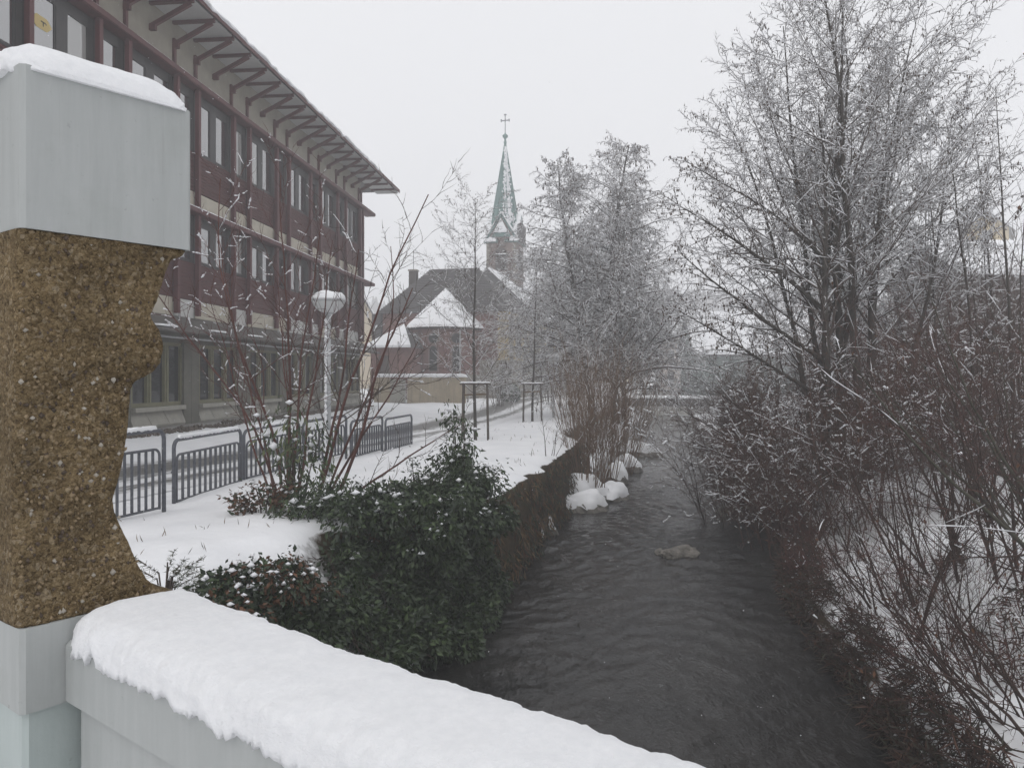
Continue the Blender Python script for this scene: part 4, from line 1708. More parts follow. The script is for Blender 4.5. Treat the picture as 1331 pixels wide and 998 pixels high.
    for i in range(900):
        z = 16.6 + (25.6 - 16.6) * r.random() ** 1.15
        rr = interp(z, [(b, a_) for a_, b in prof]) * 0.965
        t = math.radians(r.gauss(-62, 13 if z > 18.5 else 22))
        pt = Vector((rr * math.cos(t), rr * math.sin(t), z))
        if noise.noise(Vector((t * 9, z * 0.9, 3))) > -0.12 or z > 22.5:
            P.append((tx + pt.x, ty + pt.y, z))
            S.append(r.uniform(0.05, 0.14))
    o = link('snow', blobs('snow', P, S, M['snow'], r, 1.4), spo)
    o['kind'] = 'stuff'
    # finial: ball, cup and cross
    mb = MB()
    mb.lathe([(0.07, 25.85), (0.15, 26.0), (0.15, 26.15), (0.09, 26.3), (0.12, 26.5), (0.27, 26.65), (0.30, 26.8), (0.10, 26.95), (0.05, 27.1)], 12, (tx, ty))
    mb.build('finial', M['copper'], spo, True)
    mb = MB()
    mb.tube([(tx, ty, 27.0), (tx, ty, 29.0)], 0.045, 6)
    mb.bar((tx - 0.42, ty + 0.001, 28.35), (tx + 0.42, ty + 0.001, 28.35), 0.09)
    for s in (-1, 1):
        mb.bar((tx + s * 0.42, ty, 28.22), (tx + s * 0.42, ty, 28.48), 0.10)
    mb.bar((tx - 0.13, ty, 28.95), (tx + 0.13, ty, 28.95), 0.10)
    mb.build('cross', M['steel'], spo)
    # louvred corner dormer leaning out beside the snow
    mb = MB()
    mb.prism([(-0.34, 15.6), (0.36, 15.4), (0.42, 17.0), (0.1, 17.5), (-0.3, 17.3)], 'y', -0.4, 0.4)
    mb.build('corner_dormer', M['slate'], tw, False, (tx + 1.95, ty - 1.2, 0))
    return root


church()


def annex():
    a = math.radians(13.6)
    root = empty('sacristy', (-10.1, 55.5, 0.0), -a, 'low red sandstone sacristy with snowy pyramid roof beside the apse', 'building')
    MB().box(-0.1, 3.0, 0, 3.4, 0, 4.1).build('wall', M['brick'], root)
    mb = MB()
    V = [(-0.4, -0.3, 4.1), (3.25, -0.3, 4.1), (3.25, 3.6, 4.1), (-0.4, 3.6, 4.1), (1.9, 1.6, 5.75)]
    mb.poly(V, [(0, 1, 4), (1, 2, 4), (2, 3, 4), (3, 0, 4), (3, 2, 1, 0)])
    rf = mb.build('roof', M['slate'], root)
    mb = MB()
    V = [(-0.45, -0.35, 4.1), (3.1, -0.35, 4.1), (1.86, 1.56, 5.92), (-0.45, 3.6, 4.1), (-0.47, -0.38, 4.28), (3.1, -0.38, 4.28)]
    mb.poly(V, [(0, 1, 5, 4), (4, 5, 2), (0, 4, 3), (4, 2, 3), (1, 2, 5), (0, 3, 2, 1)])
    mb.build('snow', M['snow'], rf)
    mb = MB()
    mb.prism([(-0.5, 0.0), (0.5, 0.0), (0.35, 1.35), (-0.35, 1.35)], 'y', -0.35, -0.3)
    mb.build('shutter', M['dark_timber'], root, False, (0.9, 0.29, 2.2))


annex()


def yard():
    d = 50.0
    p0, p1 = W(486, 490, d), W(606, 490, d)
    root = empty('churchyard_wall', (p0.x, d, 0.25), math.radians(-4), 'stained beige churchyard wall with snow along its top', 'wall')
    L = p1.x - p0.x
    mb = MB()
    mb.box(0, 1.05, 0, 0.3, -0.3, 1.70).box(2.2, L, 0, 0.3, -0.3, 1.78)
    mb.build('masonry', M['yard_wall'], root)
    mb = MB()
    mb.box(1.06, 2.02, -0.05, 0.4, -0.3, 1.62)
    mb.build('gate_pier', M['sill'], root)
    g = MB()
    for x in (2.04, 2.17):
        g.box(x - 0.025, x + 0.025, 0.05, 0.10, -0.1, 1.35)
    for z in (0.1, 0.55, 0.62, 1.30):
        g.box(2.066, 2.144, 0.055, 0.095, z, z + 0.04)
    g.build('gate', M['band_white'], root)
    mb = snow_loaf(-0.05, L + 0.05, -0.06, 0.9, 1.74, 0.22, 3.3, 0.1, 12, 0.05, 0.05)
    mb.build('snow', M['snow'], root, True)


yard()


# ------------------------------------------------------------------ other houses
def house(name, label, loc, rz, wd, ln, h, rh, wall, windows=(), snow=0.18, over=0.4, roofm='slate', cat='house', gable=True):
    """gable end faces local -y; ridge along y"""
    root = empty(name, loc, rz, label, cat)
    MB().prism([(-wd / 2, -2.5), (wd / 2, -2.5), (wd / 2, h), (0, h + rh), (-wd / 2, h)], 'y', 0, ln).build('wall', M[wall], root)
    sl = rh / (wd / 2)
    mb = MB()
    e = wd / 2 + over
    zt = h + rh + 0.02
    ze = zt - sl * e
    mb.prism([(-e, ze), (-e, ze - 0.15), (0, zt - 0.15 + 0.16), (e, ze - 0.15), (e, ze), (0, zt + 0.17)][0:6], 'y', -over, ln + over)
    rf = mb.build('roof', M[roofm], root)
    mb = MB()
    mb.prism([(-e - 0.03, ze + 0.01), (0, zt + 0.18), (e + 0.03, ze + 0.01), (e + 0.03, ze + snow), (0, zt + 0.18 + snow), (-e - 0.03, ze + snow)], 'y', -over - 0.03, ln + over + 0.03)
    mb.build('snow', M['snow'], rf)
    for x, z, ww, hh in windows:
        o = MB().box(x - ww / 2 - 0.08, x + ww / 2 + 0.08, -0.06, 0.0, z - 0.08, z + hh + 0.08).build('window', M['band_white'], root)
        MB().box(x - ww / 2, x + ww / 2, -0.08, -0.061, z, z + hh).build('pane', M['pane_dark'], o)
    return root


p = W(486, 490, 96)
house('gabled_house', 'cream gabled house with a snowy roof between timber building and church', (p.x - 1.0, 94, 0), math.radians(24), 7.6, 9, 5.4, 6.2, 'cream_wall', [(-1, 3.2, 0.8, 1.2)], 0.25)
p = W(1282, 490, 105)
house('yellow_house', 'yellow house gable with a small dark window above the bare hedges', (p.x, 105, 15.0), math.radians(-32), 5.2, 8, 7.2, 2.3, 'yellow_wall', [(0.1, 5.0, 1.1, 1.9), (-1.5, 2.0, 1.0, 1.5), (1.5, 2.0, 1.0, 1.5)], 0.4, 0.7)
house('snowy_barn', 'dark timber barn under a broad snow-covered roof behind the shrubs', (24.8, 46, 1.8), math.radians(-86), 7.0, 16, 6.0, 1.9, 'dark_timber', [(-1, 2.2, 1.0, 1.2), (1.2, 2.2, 1.0, 1.2)], 0.35)
p = W(926, 490, 74)
house('riverside_shed', 'grey green shed with broad snowy roof beyond the small bridge', (17.9, 78, 0), math.radians(-88), 6.4, 12, 4.6, 3.6, 'grey_green_wall', [(0, 1.6, 0.8, 1.0)], 0.3)
p = W(884, 490, 122)
house('pink_house', 'pale pinkish house half lost in mist above the little bridge', (p.x + 0.4, 122, 0), math.radians(-8), 7.0, 9, 8.0, 0.9, 'pale_wall', [(-1.8, 1.2, 0.9, 1.5), (0.4, 1.2, 0.9, 1.5), (-1.8, 4.8, 0.9, 1.4), (0.4, 4.8, 0.9, 1.4)], 0.3)
p = W(800, 490, 128)
house('misty_farmhouse', 'misty pale house behind the two snowy alders', (p.x, 128, 0), math.radians(20), 9, 10, 5.5, 4.0, 'cream_wall', [(-2, 1.5, 0.9, 1.4), (1.5, 1.5, 0.9, 1.4)], 0.3)


# small bridge over the river
def far_bridge():
    d = 66.0
    root = empty('footbridge', (12.9, d, 0.0), math.radians(-11), 'small concrete bridge with snow-covered deck spanning the stream', 'bridge')
    MB().box(-4.2, 5.2, 0, 2.4, -0.50, 0.16).build('deck_beam', M['canopy'], root)
    snow_loaf(-4.3, 5.2, -0.06, 2.46, 0.16, 0.24, 9, 0.15, 14, 0.02, 0.04).build('snow', M['snow'], root, True)
    MB().box(-4.4, -2.9, -0.3, 2.7, -2.4, -0.52).build('abutment', M['concrete'], root)
    MB().box(2.2, 5.0, -0.3, 2.7, -2.4, -0.52).build('abutment', M['concrete'], root)
    pm = MB().box(-0.03, 0.03, 2.2, 2.26, 0.2, 1.25).mesh('railing_post', M['steel'])
    for i in range(8):
        link('railing_post', pm, root, (-4.0 + i * 1.25, 0, 0))
    mb = MB()
    for z in (0.75, 1.2):
        mb.box(-4.1, 5.0, 2.21, 2.25, z, z + 0.05)
    mb.build('railing_rail', M['steel'], root)
    w_ = empty('weir', (13.4, 71.5, WZ - 0.5), math.radians(-11), 'low concrete weir seen beneath the small bridge', 'weir')
    MB().box(-4.5, 4.5, 0, 0.6, 0, 1.35).build('sill', M['concrete'], w_)
    sh = MB()
    sh.prism([(-0.02, 1.36), (-0.9, 0.45), (-0.9, 0.40), (0.0, 1.30)], 'x', -4.4, 4.4)
    sh.build('apron', M['concrete'], w_)


far_bridge()


def hills():
    V, Fq = [], []
    xs = np.arange(-190, 196, 6)
    for j in range(9):
        t = j / 8
        y = 205 + 90 * t
        for x in xs:
            h = 30 * smooth01(t) * (0.75 + 0.25 * math.sin(x * 0.013 + 1.0)) * smooth01((x + 170) / 180 + 0.35) + 1.6 * nz3(x * 0.12, y * 0.12)
            V.append((x, y, h + 1.0))
    n = len(xs)
    for j in range(8):
        for i in range(n - 1):
            Fq += [j * n + i, j * n + i + 1, (j + 1) * n + i + 1, (j + 1) * n + i]
    tag(link('hills', np_mesh('hills', V, Fq, [4] * (len(Fq) // 4), M['ground'], smooth=True)), kind='structure')
    # far wood on the slope reads as one mass
    r = random.Random(77)
    polys = []
    for i in range(1600):
        x = r.uniform(-180, 190)
        t = r.uniform(0.25, 1)
        y = 205 + 90 * t
        h = 30 * smooth01(t) * (0.75 + 0.25 * math.sin(x * 0.013 + 1.0)) * smooth01((x + 170) / 180 + 0.35)
        hh = r.uniform(4, 8)
        polys.append(([(x, y, h), (x, y, h + hh * 0.5), (x, y, h + hh)], [1.5 * r.uniform(0.6, 1.2), 1.0, 0.1]))
    tag(link('far_wood', tubes('far_wood', polys, M['twig'], 5)), kind='stuff')


hills()


# ================================================================== TREES, SHRUBS, STONES
def alder_stem_kids(S):
    return S


# --- the two frosted alders in the middle
ALD = dict(levels=4, n=[14, 7, 5, 3], wob=[0.035, 0.10, 0.15, 0.22], trop=[0.03, -0.055, -0.10, -0.16], kids=[96, 13, 10, 0], t0=[0.11, 0.12, 0.1, 0],
           ang=[62, 48, 45, 0], angs=12, ratio=[0.345, 0.42, 0.46, 0], shape=[(1.40, 0.22), (1.0, 0.5), (1.0, 0.6), (1, 1)], rr=[0.36, 0.45, 0.6, 1], rmin=0.0078, tip=0.15)
FROST = dict(pb=0.95, pt=0.92, lift=0.010, rs=0.0145)


def alders():
    p = W(772, 490, 37.0)
    plant('alder_tree', (p.x, 37.0, -0.1), [((0, 0, 0), (-0.115, 0, 1), 12.7, 0.17)], ALD, (M['bark'], M['twig'], M['twig_frost']),
          'frosted alder with a slender trunk leaning towards the church', 'tree', 'frosted alders on the street bank', 11, FROST,
          cones=dict(p=0.10, per=1, s=0.028))
    p = W(800, 490, 38.0)
    plant('alder_tree', (p.x, 38.0, -0.3), [((0, 0, 0), (0.035, 0, 1), 14.7, 0.22), ((0.45, 0.2, 0), (0.07, 0.05, 1), 11.8, 0.14)], ALD, (M['bark'], M['twig'], M['twig_frost']),
          'taller frosted alder with twin dark trunks beside the stream', 'tree', 'frosted alders on the street bank', 12, FROST,
          cones=dict(p=0.10, per=1, s=0.028))


alders()

# --- the big many-stemmed alder on the far bank
BIG = dict(levels=4, n=[12, 8, 6, 3], wob=[0.045, 0.085, 0.13, 0.20], trop=[0.045, 0.045, 0.02, -0.02], kids=[24, 12, 10, 0], t0=[0.30, 0.15, 0.1, 0],
           ang=[48, 42, 42, 0], angs=12, ratio=[0.40, 0.38, 0.40, 0], shape=[(1.0, 0.45), (1.0, 0.5), (1.0, 0.6), (1, 1)], rr=[0.38, 0.45, 0.6, 1], rmin=0.0040, tip=0.12)
p = W(1092, 490, 15.6)
plant('alder_tree', (p.x, 15.6, -0.35),
      [((-0.25, 0, 0), (-0.07, 0.0, 1), 9.6, 0.10), ((0.05, 0.1, 0), (0.0, 0.03, 1), 10.4, 0.105), ((0.3, -0.1, 0), (0.07, 0, 1), 10.4, 0.105), ((-0.1, 0.3, 0), (-0.03, 0.08, 1), 9.8, 0.08), ((0.6, 0.3, 0), (0.16, 0.1, 1), 9.8, 0.08), ((0.45, 0.2, 0), (0.24, 0.05, 1), 9.6, 0.10),
       ((-0.3, 0.2, 0), (-0.16, 0.1, 1), 8.0, 0.075), ((0.1, 0.4, 0), (0.12, 0.3, 1), 9.0, 0.09), ((0.5, 0.0, 0), (0.34, 0.0, 1), 8.4, 0.065)],
      BIG, (M['bark'], M['twig'], M['twig_frost']), 'large many-stemmed alder hung with catkins on the right-hand bank', 'tree', None, 31,
      dict(pb=0.9, pt=0.92, lift=0.006, rs=0.0088), cones=dict(p=0.32, per=1, s=0.011))
# the low arching limbs that reach out over the stream
ARC = dict(levels=3, n=[10, 6, 3], wob=[0.05, 0.12, 0.2], trop=[0.015, -0.03, -0.10], kids=[26, 9, 0], t0=[0.25, 0.1, 0], ang=[42, 40, 0], angs=14, ratio=[0.27, 0.34, 0],
           shape=[(1.0, 0.5), (1, 0.6), (1, 1)], rr=[0.5, 0.6, 1], rmin=0.0042, tip=0.12, thick=True)
p = W(1075, 490, 15.2)
plant('alder_tree', (p.x, 15.2, -0.35),
      [((0, 0, 2.6), (-1.0, -0.1, 0.75), 3.9, 0.05), ((0, 0, 1.9), (-1.0, -0.15, 0.42), 3.6, 0.045), ((0.05, 0, 3.6), (-0.9, 0.1, 0.9), 3.9, 0.05), ((0, 0, 0), (-0.02, 0, 1), 7.6, 0.10),
       ((0, 0, 4.6), (-0.8, -0.1, 0.9), 3.5, 0.04)],
      ARC, (M['bark'], M['twig'], M['twig_frost']), 'alder with long snow-lined limbs arching out over the stream', 'tree', None, 33,
      dict(pb=0.9, pt=0.6, lift=0.007, rs=0.0075), cones=dict(p=0.7, per=2, s=0.0115), trunk_name='limb')

# --- young staked trees by the path
YNG = dict(levels=4, n=[10, 6, 4, 3], wob=[0.02, 0.07, 0.12, 0.2], trop=[0.03, 0.05, 0.0, -0.05], kids=[34, 11, 8, 0], t0=[0.20, 0.15, 0.1, 0], ang=[52, 42, 42, 0], angs=10,
           ratio=[0.42, 0.38, 0.42, 0], shape=[(1.1, 0.35), (1.0, 0.5), (1.0, 0.6), (1, 1)], rr=[0.34, 0.5, 0.6, 1], rmin=0.0042, tip=0.12)


def guard(base, hh, sp, label):
    root = empty('tree_guard', base, rng.uniform(-0.1, 0.2), label, 'tree guard', 'timber stakes round the young trees')
    for sx, sy in ((-1, -1), (1, -1), (-1, 1), (1, 1)):
        mb = MB()
        mb.tube([(sx * sp * 1.1, sy * sp * 1.1, -0.2), (sx * sp, sy * sp, hh + 0.03)], 0.024, 8)
        mb.build('stake', M['stake'], root, True)
    for sy in (-1, 1):
        MB().box(-sp - 0.10, sp + 0.10, sy * sp - 0.052, sy * sp - 0.034, hh - 0.04, hh + 0.02).build('rail', M['stake'], root)
        snow_loaf(-sp - 0.1, sp + 0.1, sy * sp - 0.06, sy * sp - 0.02, hh + 0.02, 0.035, sy, 0.05, 8, 0.004, 0.006).build('snow', M['snow'], root, True)
    for sx in (-1, 1):
        MB().box(sx * sp - 0.012, sx * sp + 0.012, -sp + 0.04, sp - 0.04, hh - 0.40, hh - 0.32).build('rail', M['stake'], root)
    mb = MB()
    mb.bar((-sp, -0.01, hh - 0.36), (sp, 0.01, hh - 0.33), 0.02, 0.05)
    mb.build('tie', M['dead_grass'], root)


for i, (px, d, h, sp, hh, lt, lg) in enumerate((
        (618, 23.7, 7.4, 0.36, 1.75, 'slim bare young tree with snow on its twigs in front of the church', 'nearest timber tree guard of four stakes beside the railing'),
        (692, 33.0, 7.2, 0.36, 1.62, 'young bare tree standing between church corner and small lamp', 'timber tree guard nearest the small distant lamp, on its church side'),
        (728, 44.0, 8.2, 0.42, 1.75, 'young tree farthest along the path next to the willow shoots', 'farthest timber tree guard just past the small lamp'))):
    p = W(px, 490, d)
    z = g_left(p.x, d)
    plant('young_tree', (p.x, d, z), [((0, 0, -0.1), (0.0, 0, 1), h, 0.055)], YNG, (M['bark'], M['twig'], M['twig_frost']), lt, 'tree', 'young staked trees along the path', 50 + i,
          dict(pb=0.8, pt=0.55, lift=0.006, rs=0.0065 + 0.001 * i), cones=dict(p=0.14, per=1, s=0.012))
    guard((p.x, d, z), hh, sp, lg)
# low shrubs frosted white round the staked trees
FROSTY = dict(levels=3, n=[6, 5, 3], wob=[0.10, 0.14, 0.2], trop=[0.03, 0.0, -0.04], kids=[12, 8, 0], t0=[0.15, 0.1, 0], ang=[45, 45, 0], angs=14, ratio=[0.42, 0.42, 0],
              shape=[(1, 0.6), (1, 0.6), (1, 1)], rr=[0.55, 0.65, 1], rmin=0.0065, tip=0.2, thick=False)


def shrub_stems(r, n, spread, h, rad, lean=(0, 0), tilt=0.35):
    out = []
    for i in range(n):
        a = r.uniform(0, 6.28)
        q = r.random() ** 0.6 * spread
        t = r.uniform(0.05, tilt)
        dx_, dy_ = math.cos(a) * t + lean[0], math.sin(a) * t + lean[1]
        out.append(((q * math.cos(a) - dx_ * 0.45, q * math.sin(a) - dy_ * 0.45, -0.45), (dx_, dy_, 1), h * r.uniform(0.65, 1.1), rad * r.uniform(0.6, 1.2)))
    return out


for i, (px, d, h, lt) in enumerate(((650, 47, 4.2, 'frosted bare shrub growing against the yellow church wall'), (716, 49, 4.6, 'frosted bare shrub behind the small lamp'),
                                    (742, 46, 5.2, 'tall frosted shrub between the farthest staked tree and the alders'))):
    p = W(px, 490, d)
    r = random.Random(60 + i)
    plant('bare_shrub', (p.x, d, g_left(p.x, d)), shrub_stems(r, 9, 0.6, h, 0.03), FROSTY, (M['bark'], M['twig'], M['twig']), lt, 'shrub', 'frosted shrubs in front of the church', 60 + i,
          dict(pb=0.8, pt=0.7, lift=0.012, rs=0.012))

# snowy round bush at the church corner
p = W(664, 504, 52)
root = empty('round_bush', (p.x, 52, 0.35), 0, 'small clipped round bush dusted with snow at the church corner', 'bush')
r = random.Random(5)
P, N = [], []
for i in range(1500):
    v = Vector((r.gauss(0, 1), r.gauss(0, 1), r.gauss(0, 1))).normalized()
    q = v * (0.62 * r.uniform(0.8, 1.05))
    P.append((q.x, q.y, q.z + 0.5))
    N.append(tuple(v))
o = link('leaves', leaves('leaves', P, 0.14, [M['leaf_dark'], M['leaf']], r, 0.0, 0.5, N), root)
o['kind'] = 'stuff'
o = link('snow_clumps', blobs('snow_clumps', [q for q in P if q[2] > 0.55 and r.random() < 0.6], [0.09] * 0 or [r.uniform(0.05, 0.11) for q in [z for z in P if z[2] > 0.55]][:0] or np.full(sum(1 for _ in ()), 0.1), M['snow'], r), root) if False else None
Q = [q for q in P if q[2] > 0.5 and r.random() < 0.5]
o = link('snow_clumps', blobs('snow_clumps', Q, [r.uniform(0.05, 0.11) for _ in Q], M['snow'], r, 0.6), root)
o['kind'] = 'stuff'

# --- reddish shrubs in front of the railing
RED = dict(levels=3, n=[12, 7, 4], wob=[0.065, 0.12, 0.18], trop=[0.03, 0.05, 0.03], kids=[10, 7, 0], t0=[0.25, 0.2, 0], ang=[38, 40, 0], angs=12, ratio=[0.34, 0.36, 0],
           shape=[(1.1, 0.5), (1, 0.6), (1, 1)], rr=[0.45, 0.6, 1], rmin=0.0044, tip=0.25)
p = W(366, 490, 11.4)
plant('red_stemmed_shrub', (p.x, 11.4, 0.05),
      [((-0.05, 0, 0), (-0.26, 0.05, 1), 4.3, 0.019), ((0.0, 0.1, 0), (-0.08, 0, 1), 4.9, 0.025), ((0.08, 0, 0), (0.02, 0.1, 1), 5.0, 0.026), ((0.12, -0.1, 0), (0.10, 0, 1), 4.6, 0.023),
       ((-0.10, 0.05, 0), (-0.42, -0.1, 1), 3.2, 0.019), ((0.15, 0.1, 0), (0.20, 0.1, 1), 4.2, 0.024), ((0.02, -0.1, 0), (-0.16, -0.15, 1), 3.8, 0.022), ((0.05, 0.12, 0), (0.05, 0.2, 1), 3.4, 0.020)],
      RED, (M['twig_red'], M['twig_red'], M['twig_red']), 'tall red-stemmed bare shrub with snow tufts in front of the railing', 'shrub', None, 41,
      dict(pb=0.10, pt=0.04, lift=0.004, rs=0.009), blob=dict(p=0.62, cl=8, s=0.0135, slope=0.8), trunk_name='stem')
p = W(410, 490, 11.2)
plant('red_stemmed_shrub', (p.x, 11.2, 0.0),
      [((0, 0, 0), (0.16, 0, 1), 3.9, 0.026), ((0.05, 0, 0), (0.38, 0.1, 1), 4.1, 0.021), ((0.1, 0.05, 0), (0.70, 0.0, 1), 3.6, 0.030), ((0.0, -0.1, 0), (0.26, -0.1, 1), 4.9, 0.027),
       ((0.1, 0, 0), (1.0, 0.1, 0.8), 2.6, 0.022), ((0.05, 0.1, 0), (0.5, 0.2, 1), 3.0, 0.024)],
      RED, (M['twig_red'], M['twig'], M['twig']), 'leaning bare shrub whose long shoots fan out beside the lamp post', 'shrub', None, 42,
      dict(pb=0.10, pt=0.02, lift=0.004, rs=0.007), blob=dict(p=0.22, cl=8, s=0.013), trunk_name='stem')


# evergreen undergrowth round their feet
def leafy(name, base, n, rx, ry, h, size, mats, label, cat, seed, droop=0.6, narrow=0.32, leader=0, snow=0, hollow=0.45, group=None):
    r = random.Random(seed)
    root = empty(name, base, 0, label, cat, group)
    stems, P, N = [], [], []
    ns = max(8, n // 90)
    for i in range(ns):
        a = r.uniform(0, 6.28)
        q = math.sqrt(r.random())
        tx, ty, tz = rx * q * math.cos(a), ry * q * math.sin(a), h * (1 - 0.55 * q * q) * r.uniform(0.6, 1.08)
        if i < leader:
            tx, ty, tz = tx * 0.3, ty * 0.3, h * r.uniform(1.2, 1.6)
        pts = [(tx * 0.15, ty * 0.15, -0.1), (tx * 0.5, ty * 0.5, tz * 0.5), (tx * 0.85, ty * 0.85, tz * 0.85), (tx, ty, tz)]
        stems.append((pts, [0.012, 0.009, 0.006, 0.003]))
        m = n // ns
        for k in range(m):
            t = r.uniform(hollow, 1) * 3
            j = min(int(t), 2)
            f = t - j
            c = [pts[j][e] + (pts[j + 1][e] - pts[j][e]) * f + r.gauss(0, size * 1.1) for e in range(3)]
            P.append(c)
            l = math.sqrt(tx * tx + ty * ty) + 1e-6
            N.append((c[0] / (rx + 1e-6), c[1] / (ry + 1e-6), 0.35))
    o = link('stems', tubes('stems', stems, M['twig_dark'], 4), root)
    o['kind'] = 'stuff'
    o = link('leaves', leaves('leaves', P, size, [M[m] for m in mats], r, droop, narrow, N), root)
    o['kind'] = 'stuff'
    if snow:
        Q = [q for q in P if q[2] > h * 0.45 and r.random() < snow]
        Q = [(q[0], q[1], q[2] + size * 0.3) for q in Q]
        if Q:
            o = link('snow_clumps', blobs('snow_clumps', Q, [r.uniform(0.3, 0.8) * size for _ in Q], M['snow_twig'], r, 0.6), root)
            o['kind'] = 'stuff'
    return root


p = W(388, 640, 11.0)
leafy('evergreen_shrub', (p.x, 10.9, 0.05), 520, 0.50, 0.4, 1.75, 0.115, ['leaf', 'leaf', 'leaf_pale'], 'sparse evergreen with drooping narrow leaves climbing the red stems', 'shrub', 71, 1.2, 0.26, 0, 0.05)
p = W(352, 650, 10.9)
leafy('withered_shrub', (p.x, 10.6, 0.05), 900, 0.50, 0.35, 0.55, 0.07, ['dead_leaf', 'leaf_dark', 'dead_leaf'], 'low shrub with rusty withered leaves at the foot of the red stems', 'shrub', 72, 0.3, 0.5, 0, 0.06)
p = W(440, 665, 10.2)
leafy('evergreen_shrub', (p.x, 10.4, -0.05), 2600, 0.95, 0.6, 0.62, 0.085, ['leaf_dark', 'leaf', 'leaf'], 'low dark evergreen shrub spreading below the leaning bare shrub', 'shrub', 73, 0.9, 0.32, 0, 0.03)
p = W(500, 690, 10.4)
leafy('evergreen_shrub', (p.x, 10.3, -0.15), 1500, 0.7, 0.5, 0.40, 0.08, ['leaf_dark', 'leaf', 'dead_leaf'], 'patchy evergreen shrub on the snow lip between the two taller evergreens', 'shrub', 74, 0.7, 0.35, 0, 0.08)
p = W(598, 640, 11.9)
leafy('laurel_bush', (p.x, 11.8, -0.05), 3600, 0.72, 0.55, 1.02, 0.085, ['leaf_dark', 'leaf', 'leaf'], 'bushy cherry laurel with a thin leader rising from the bank edge', 'bush', 75, 0.8, 0.34, 3, 0.02)
p = W(540, 630, 12.0)
leafy('laurel_bush', (p.x, 12.0, 0.0), 500, 0.30, 0.3, 0.55, 0.075, ['leaf_dark', 'leaf'], 'small evergreen sprig poking through the snow beside the cherry laurel', 'bush', 76, 0.6, 0.36, 1, 0.08)
p = W(345, 745, 7.6)
leafy('withered_shrub', (p.x, 7.9, -0.35), 2300, 0.65, 0.45, 0.50, 0.062, ['leaf_dark', 'leaf_dark', 'dead_leaf'], 'dark trailing shrub with reddish dead leaves below the snow mound', 'shrub', 77, 0.7, 0.55, 0, 0.06)
p = W(270, 770, 6.4)
leafy('withered_shrub', (p.x - 0.1, 6.7, -0.30), 1500, 0.5, 0.4, 0.42, 0.06, ['leaf_dark', 'leaf_dark', 'dead_leaf'], 'dark leafy shrub pressed against the far side of the parapet', 'shrub', 78, 0.7, 0.55, 0, 0.04)

# ivy curtain on the bank wall
def ivy():
    root = empty('ivy', (-1.9, 9.0, WZ), 0, 'dense dark ivy curtain hanging down the bank wall to the water', 'ivy')
    r = random.Random(81)
    P, N, V, vines = [], [], [], []

    def bank_pt(d, f):
        xe = LE(d) - edge_inset(d)
        bul = 0.30 * math.sin(min(1, f * 1.25) * math.pi * 0.9 + 0.25) * (0.6 + 0.9 * nz3(d * 1.3, f * 4))
        return xe + (LE(d) + 0.05 - xe) * f ** 1.4 + bul * 0.5 + 1.9, d - 9.0, (0.0 - WZ) * (1 - f) + 0.05 + bul * 0.45

    for i in range(265):
        d = 5.2 + 7.0 * r.random()
        f = 0.04 + 0.96 * r.random() ** 0.8
        if f < 0.34 and nz3(d * 1.3, 21) + 0.22 > f * 1.5:
            continue
        if d < 9.6 and f > 0.42 + 0.12 * (d - 5):
            continue
        x, y, z = bank_pt(d, f)
        if i > 170:                                     # the mass swells above the lip at its far end
            d = r.uniform(9.6, 12.0)
            x, y, z = LE(d) + r.uniform(-1.5, 0.05) + 1.9, d - 9.0, 1.5 + r.uniform(-0.45, 0.42)
        rad = r.uniform(0.13, 0.34)
        for k in range(int(1150 * rad)):
            v = Vector((r.gauss(0.35, 1), r.gauss(-0.25, 1), r.gauss(0.25, 1))).normalized()
            q = rad * r.uniform(0.72, 1.06)
            P.append((x + v.x * q, y + v.y * q, max(0.03, z + v.z * q * 0.85)))
            N.append(tuple(v * 1.3))
    for i in range(70):
        d = 5.6 + 6.2 * r.random()
        pts, dd = [], d
        f1 = r.uniform(0.6, 1)
        for k in range(6):
            dd += r.gauss(0, 0.14)
            x, y, z = bank_pt(dd, 0.2 + k / 5 * 0.8 * f1)
            pts.append((x + r.gauss(0.04, 0.04), y, z + 0.04))
        vines.append((pts, [0.0045] * 6))
    o = link('vines', tubes('vines', vines, M['twig_dark'], 3), root)
    o['kind'] = 'stuff'
    o = link('leaves', leaves('leaves', P, 0.080, [M['leaf_dark'], M['leaf'], M['leaf_dark'], M['leaf_dark'], M['leaf']], r, 0.7, 0.55, N), root)
    o['kind'] = 'stuff'
    Q = [q for q in P if q[2] > 1.25 and r.random() < 0.010 + 0.05 * max(0, nz3(q[0] * 2.5, q[1] * 2.5, 6))]
    o = link('snow_clumps', blobs('snow_clumps', [(q[0], q[1], q[2] + 0.03) for q in Q], [r.uniform(0.02, 0.055) for _ in Q], M['snow_twig'], r, 0.6), root)
    o['kind'] = 'stuff'
    # dark mat of old growth behind the leaves
    V, Fq = [], []
    nd, nf = 60, 14
    for i in range(nd + 1):
        d = 4.6 + 7.5 * i / nd
        xe = LE(d) - edge_inset(d)
        for k in range(nf + 1):
            f = k / nf
            bul = 0.5 * math.sin(min(1, f * 1.25) * math.pi * 0.9 + 0.25) * (0.6 + 0.5 * nz3(d * 1.1, f * 3))
            zt = -0.02 + 0.12 * nz3(d * 1.4, 2)
            V.append((xe + (LE(d) - xe) * f ** 1.5 * (1 if d > 9 else 0.82) + bul * 0.30 + 1.9 - 0.10, d - 9, zt + (WZ - 0.1 - zt) * f + bul * 0.30 - 0.16 - WZ + 0.03 * nz3(d * 5, f * 9)))
    for i in range(nd):
        for k in range(nf):
            a = i * (nf + 1) + k
            Fq += [a, a + 1, a + nf + 2, a + nf + 1]
    o = link('old_growth', np_mesh('old_growth', V, Fq, [4] * (len(Fq) // 4), M['bankwall'], smooth=True), root)
    o['kind'] = 'stuff'


ivy()

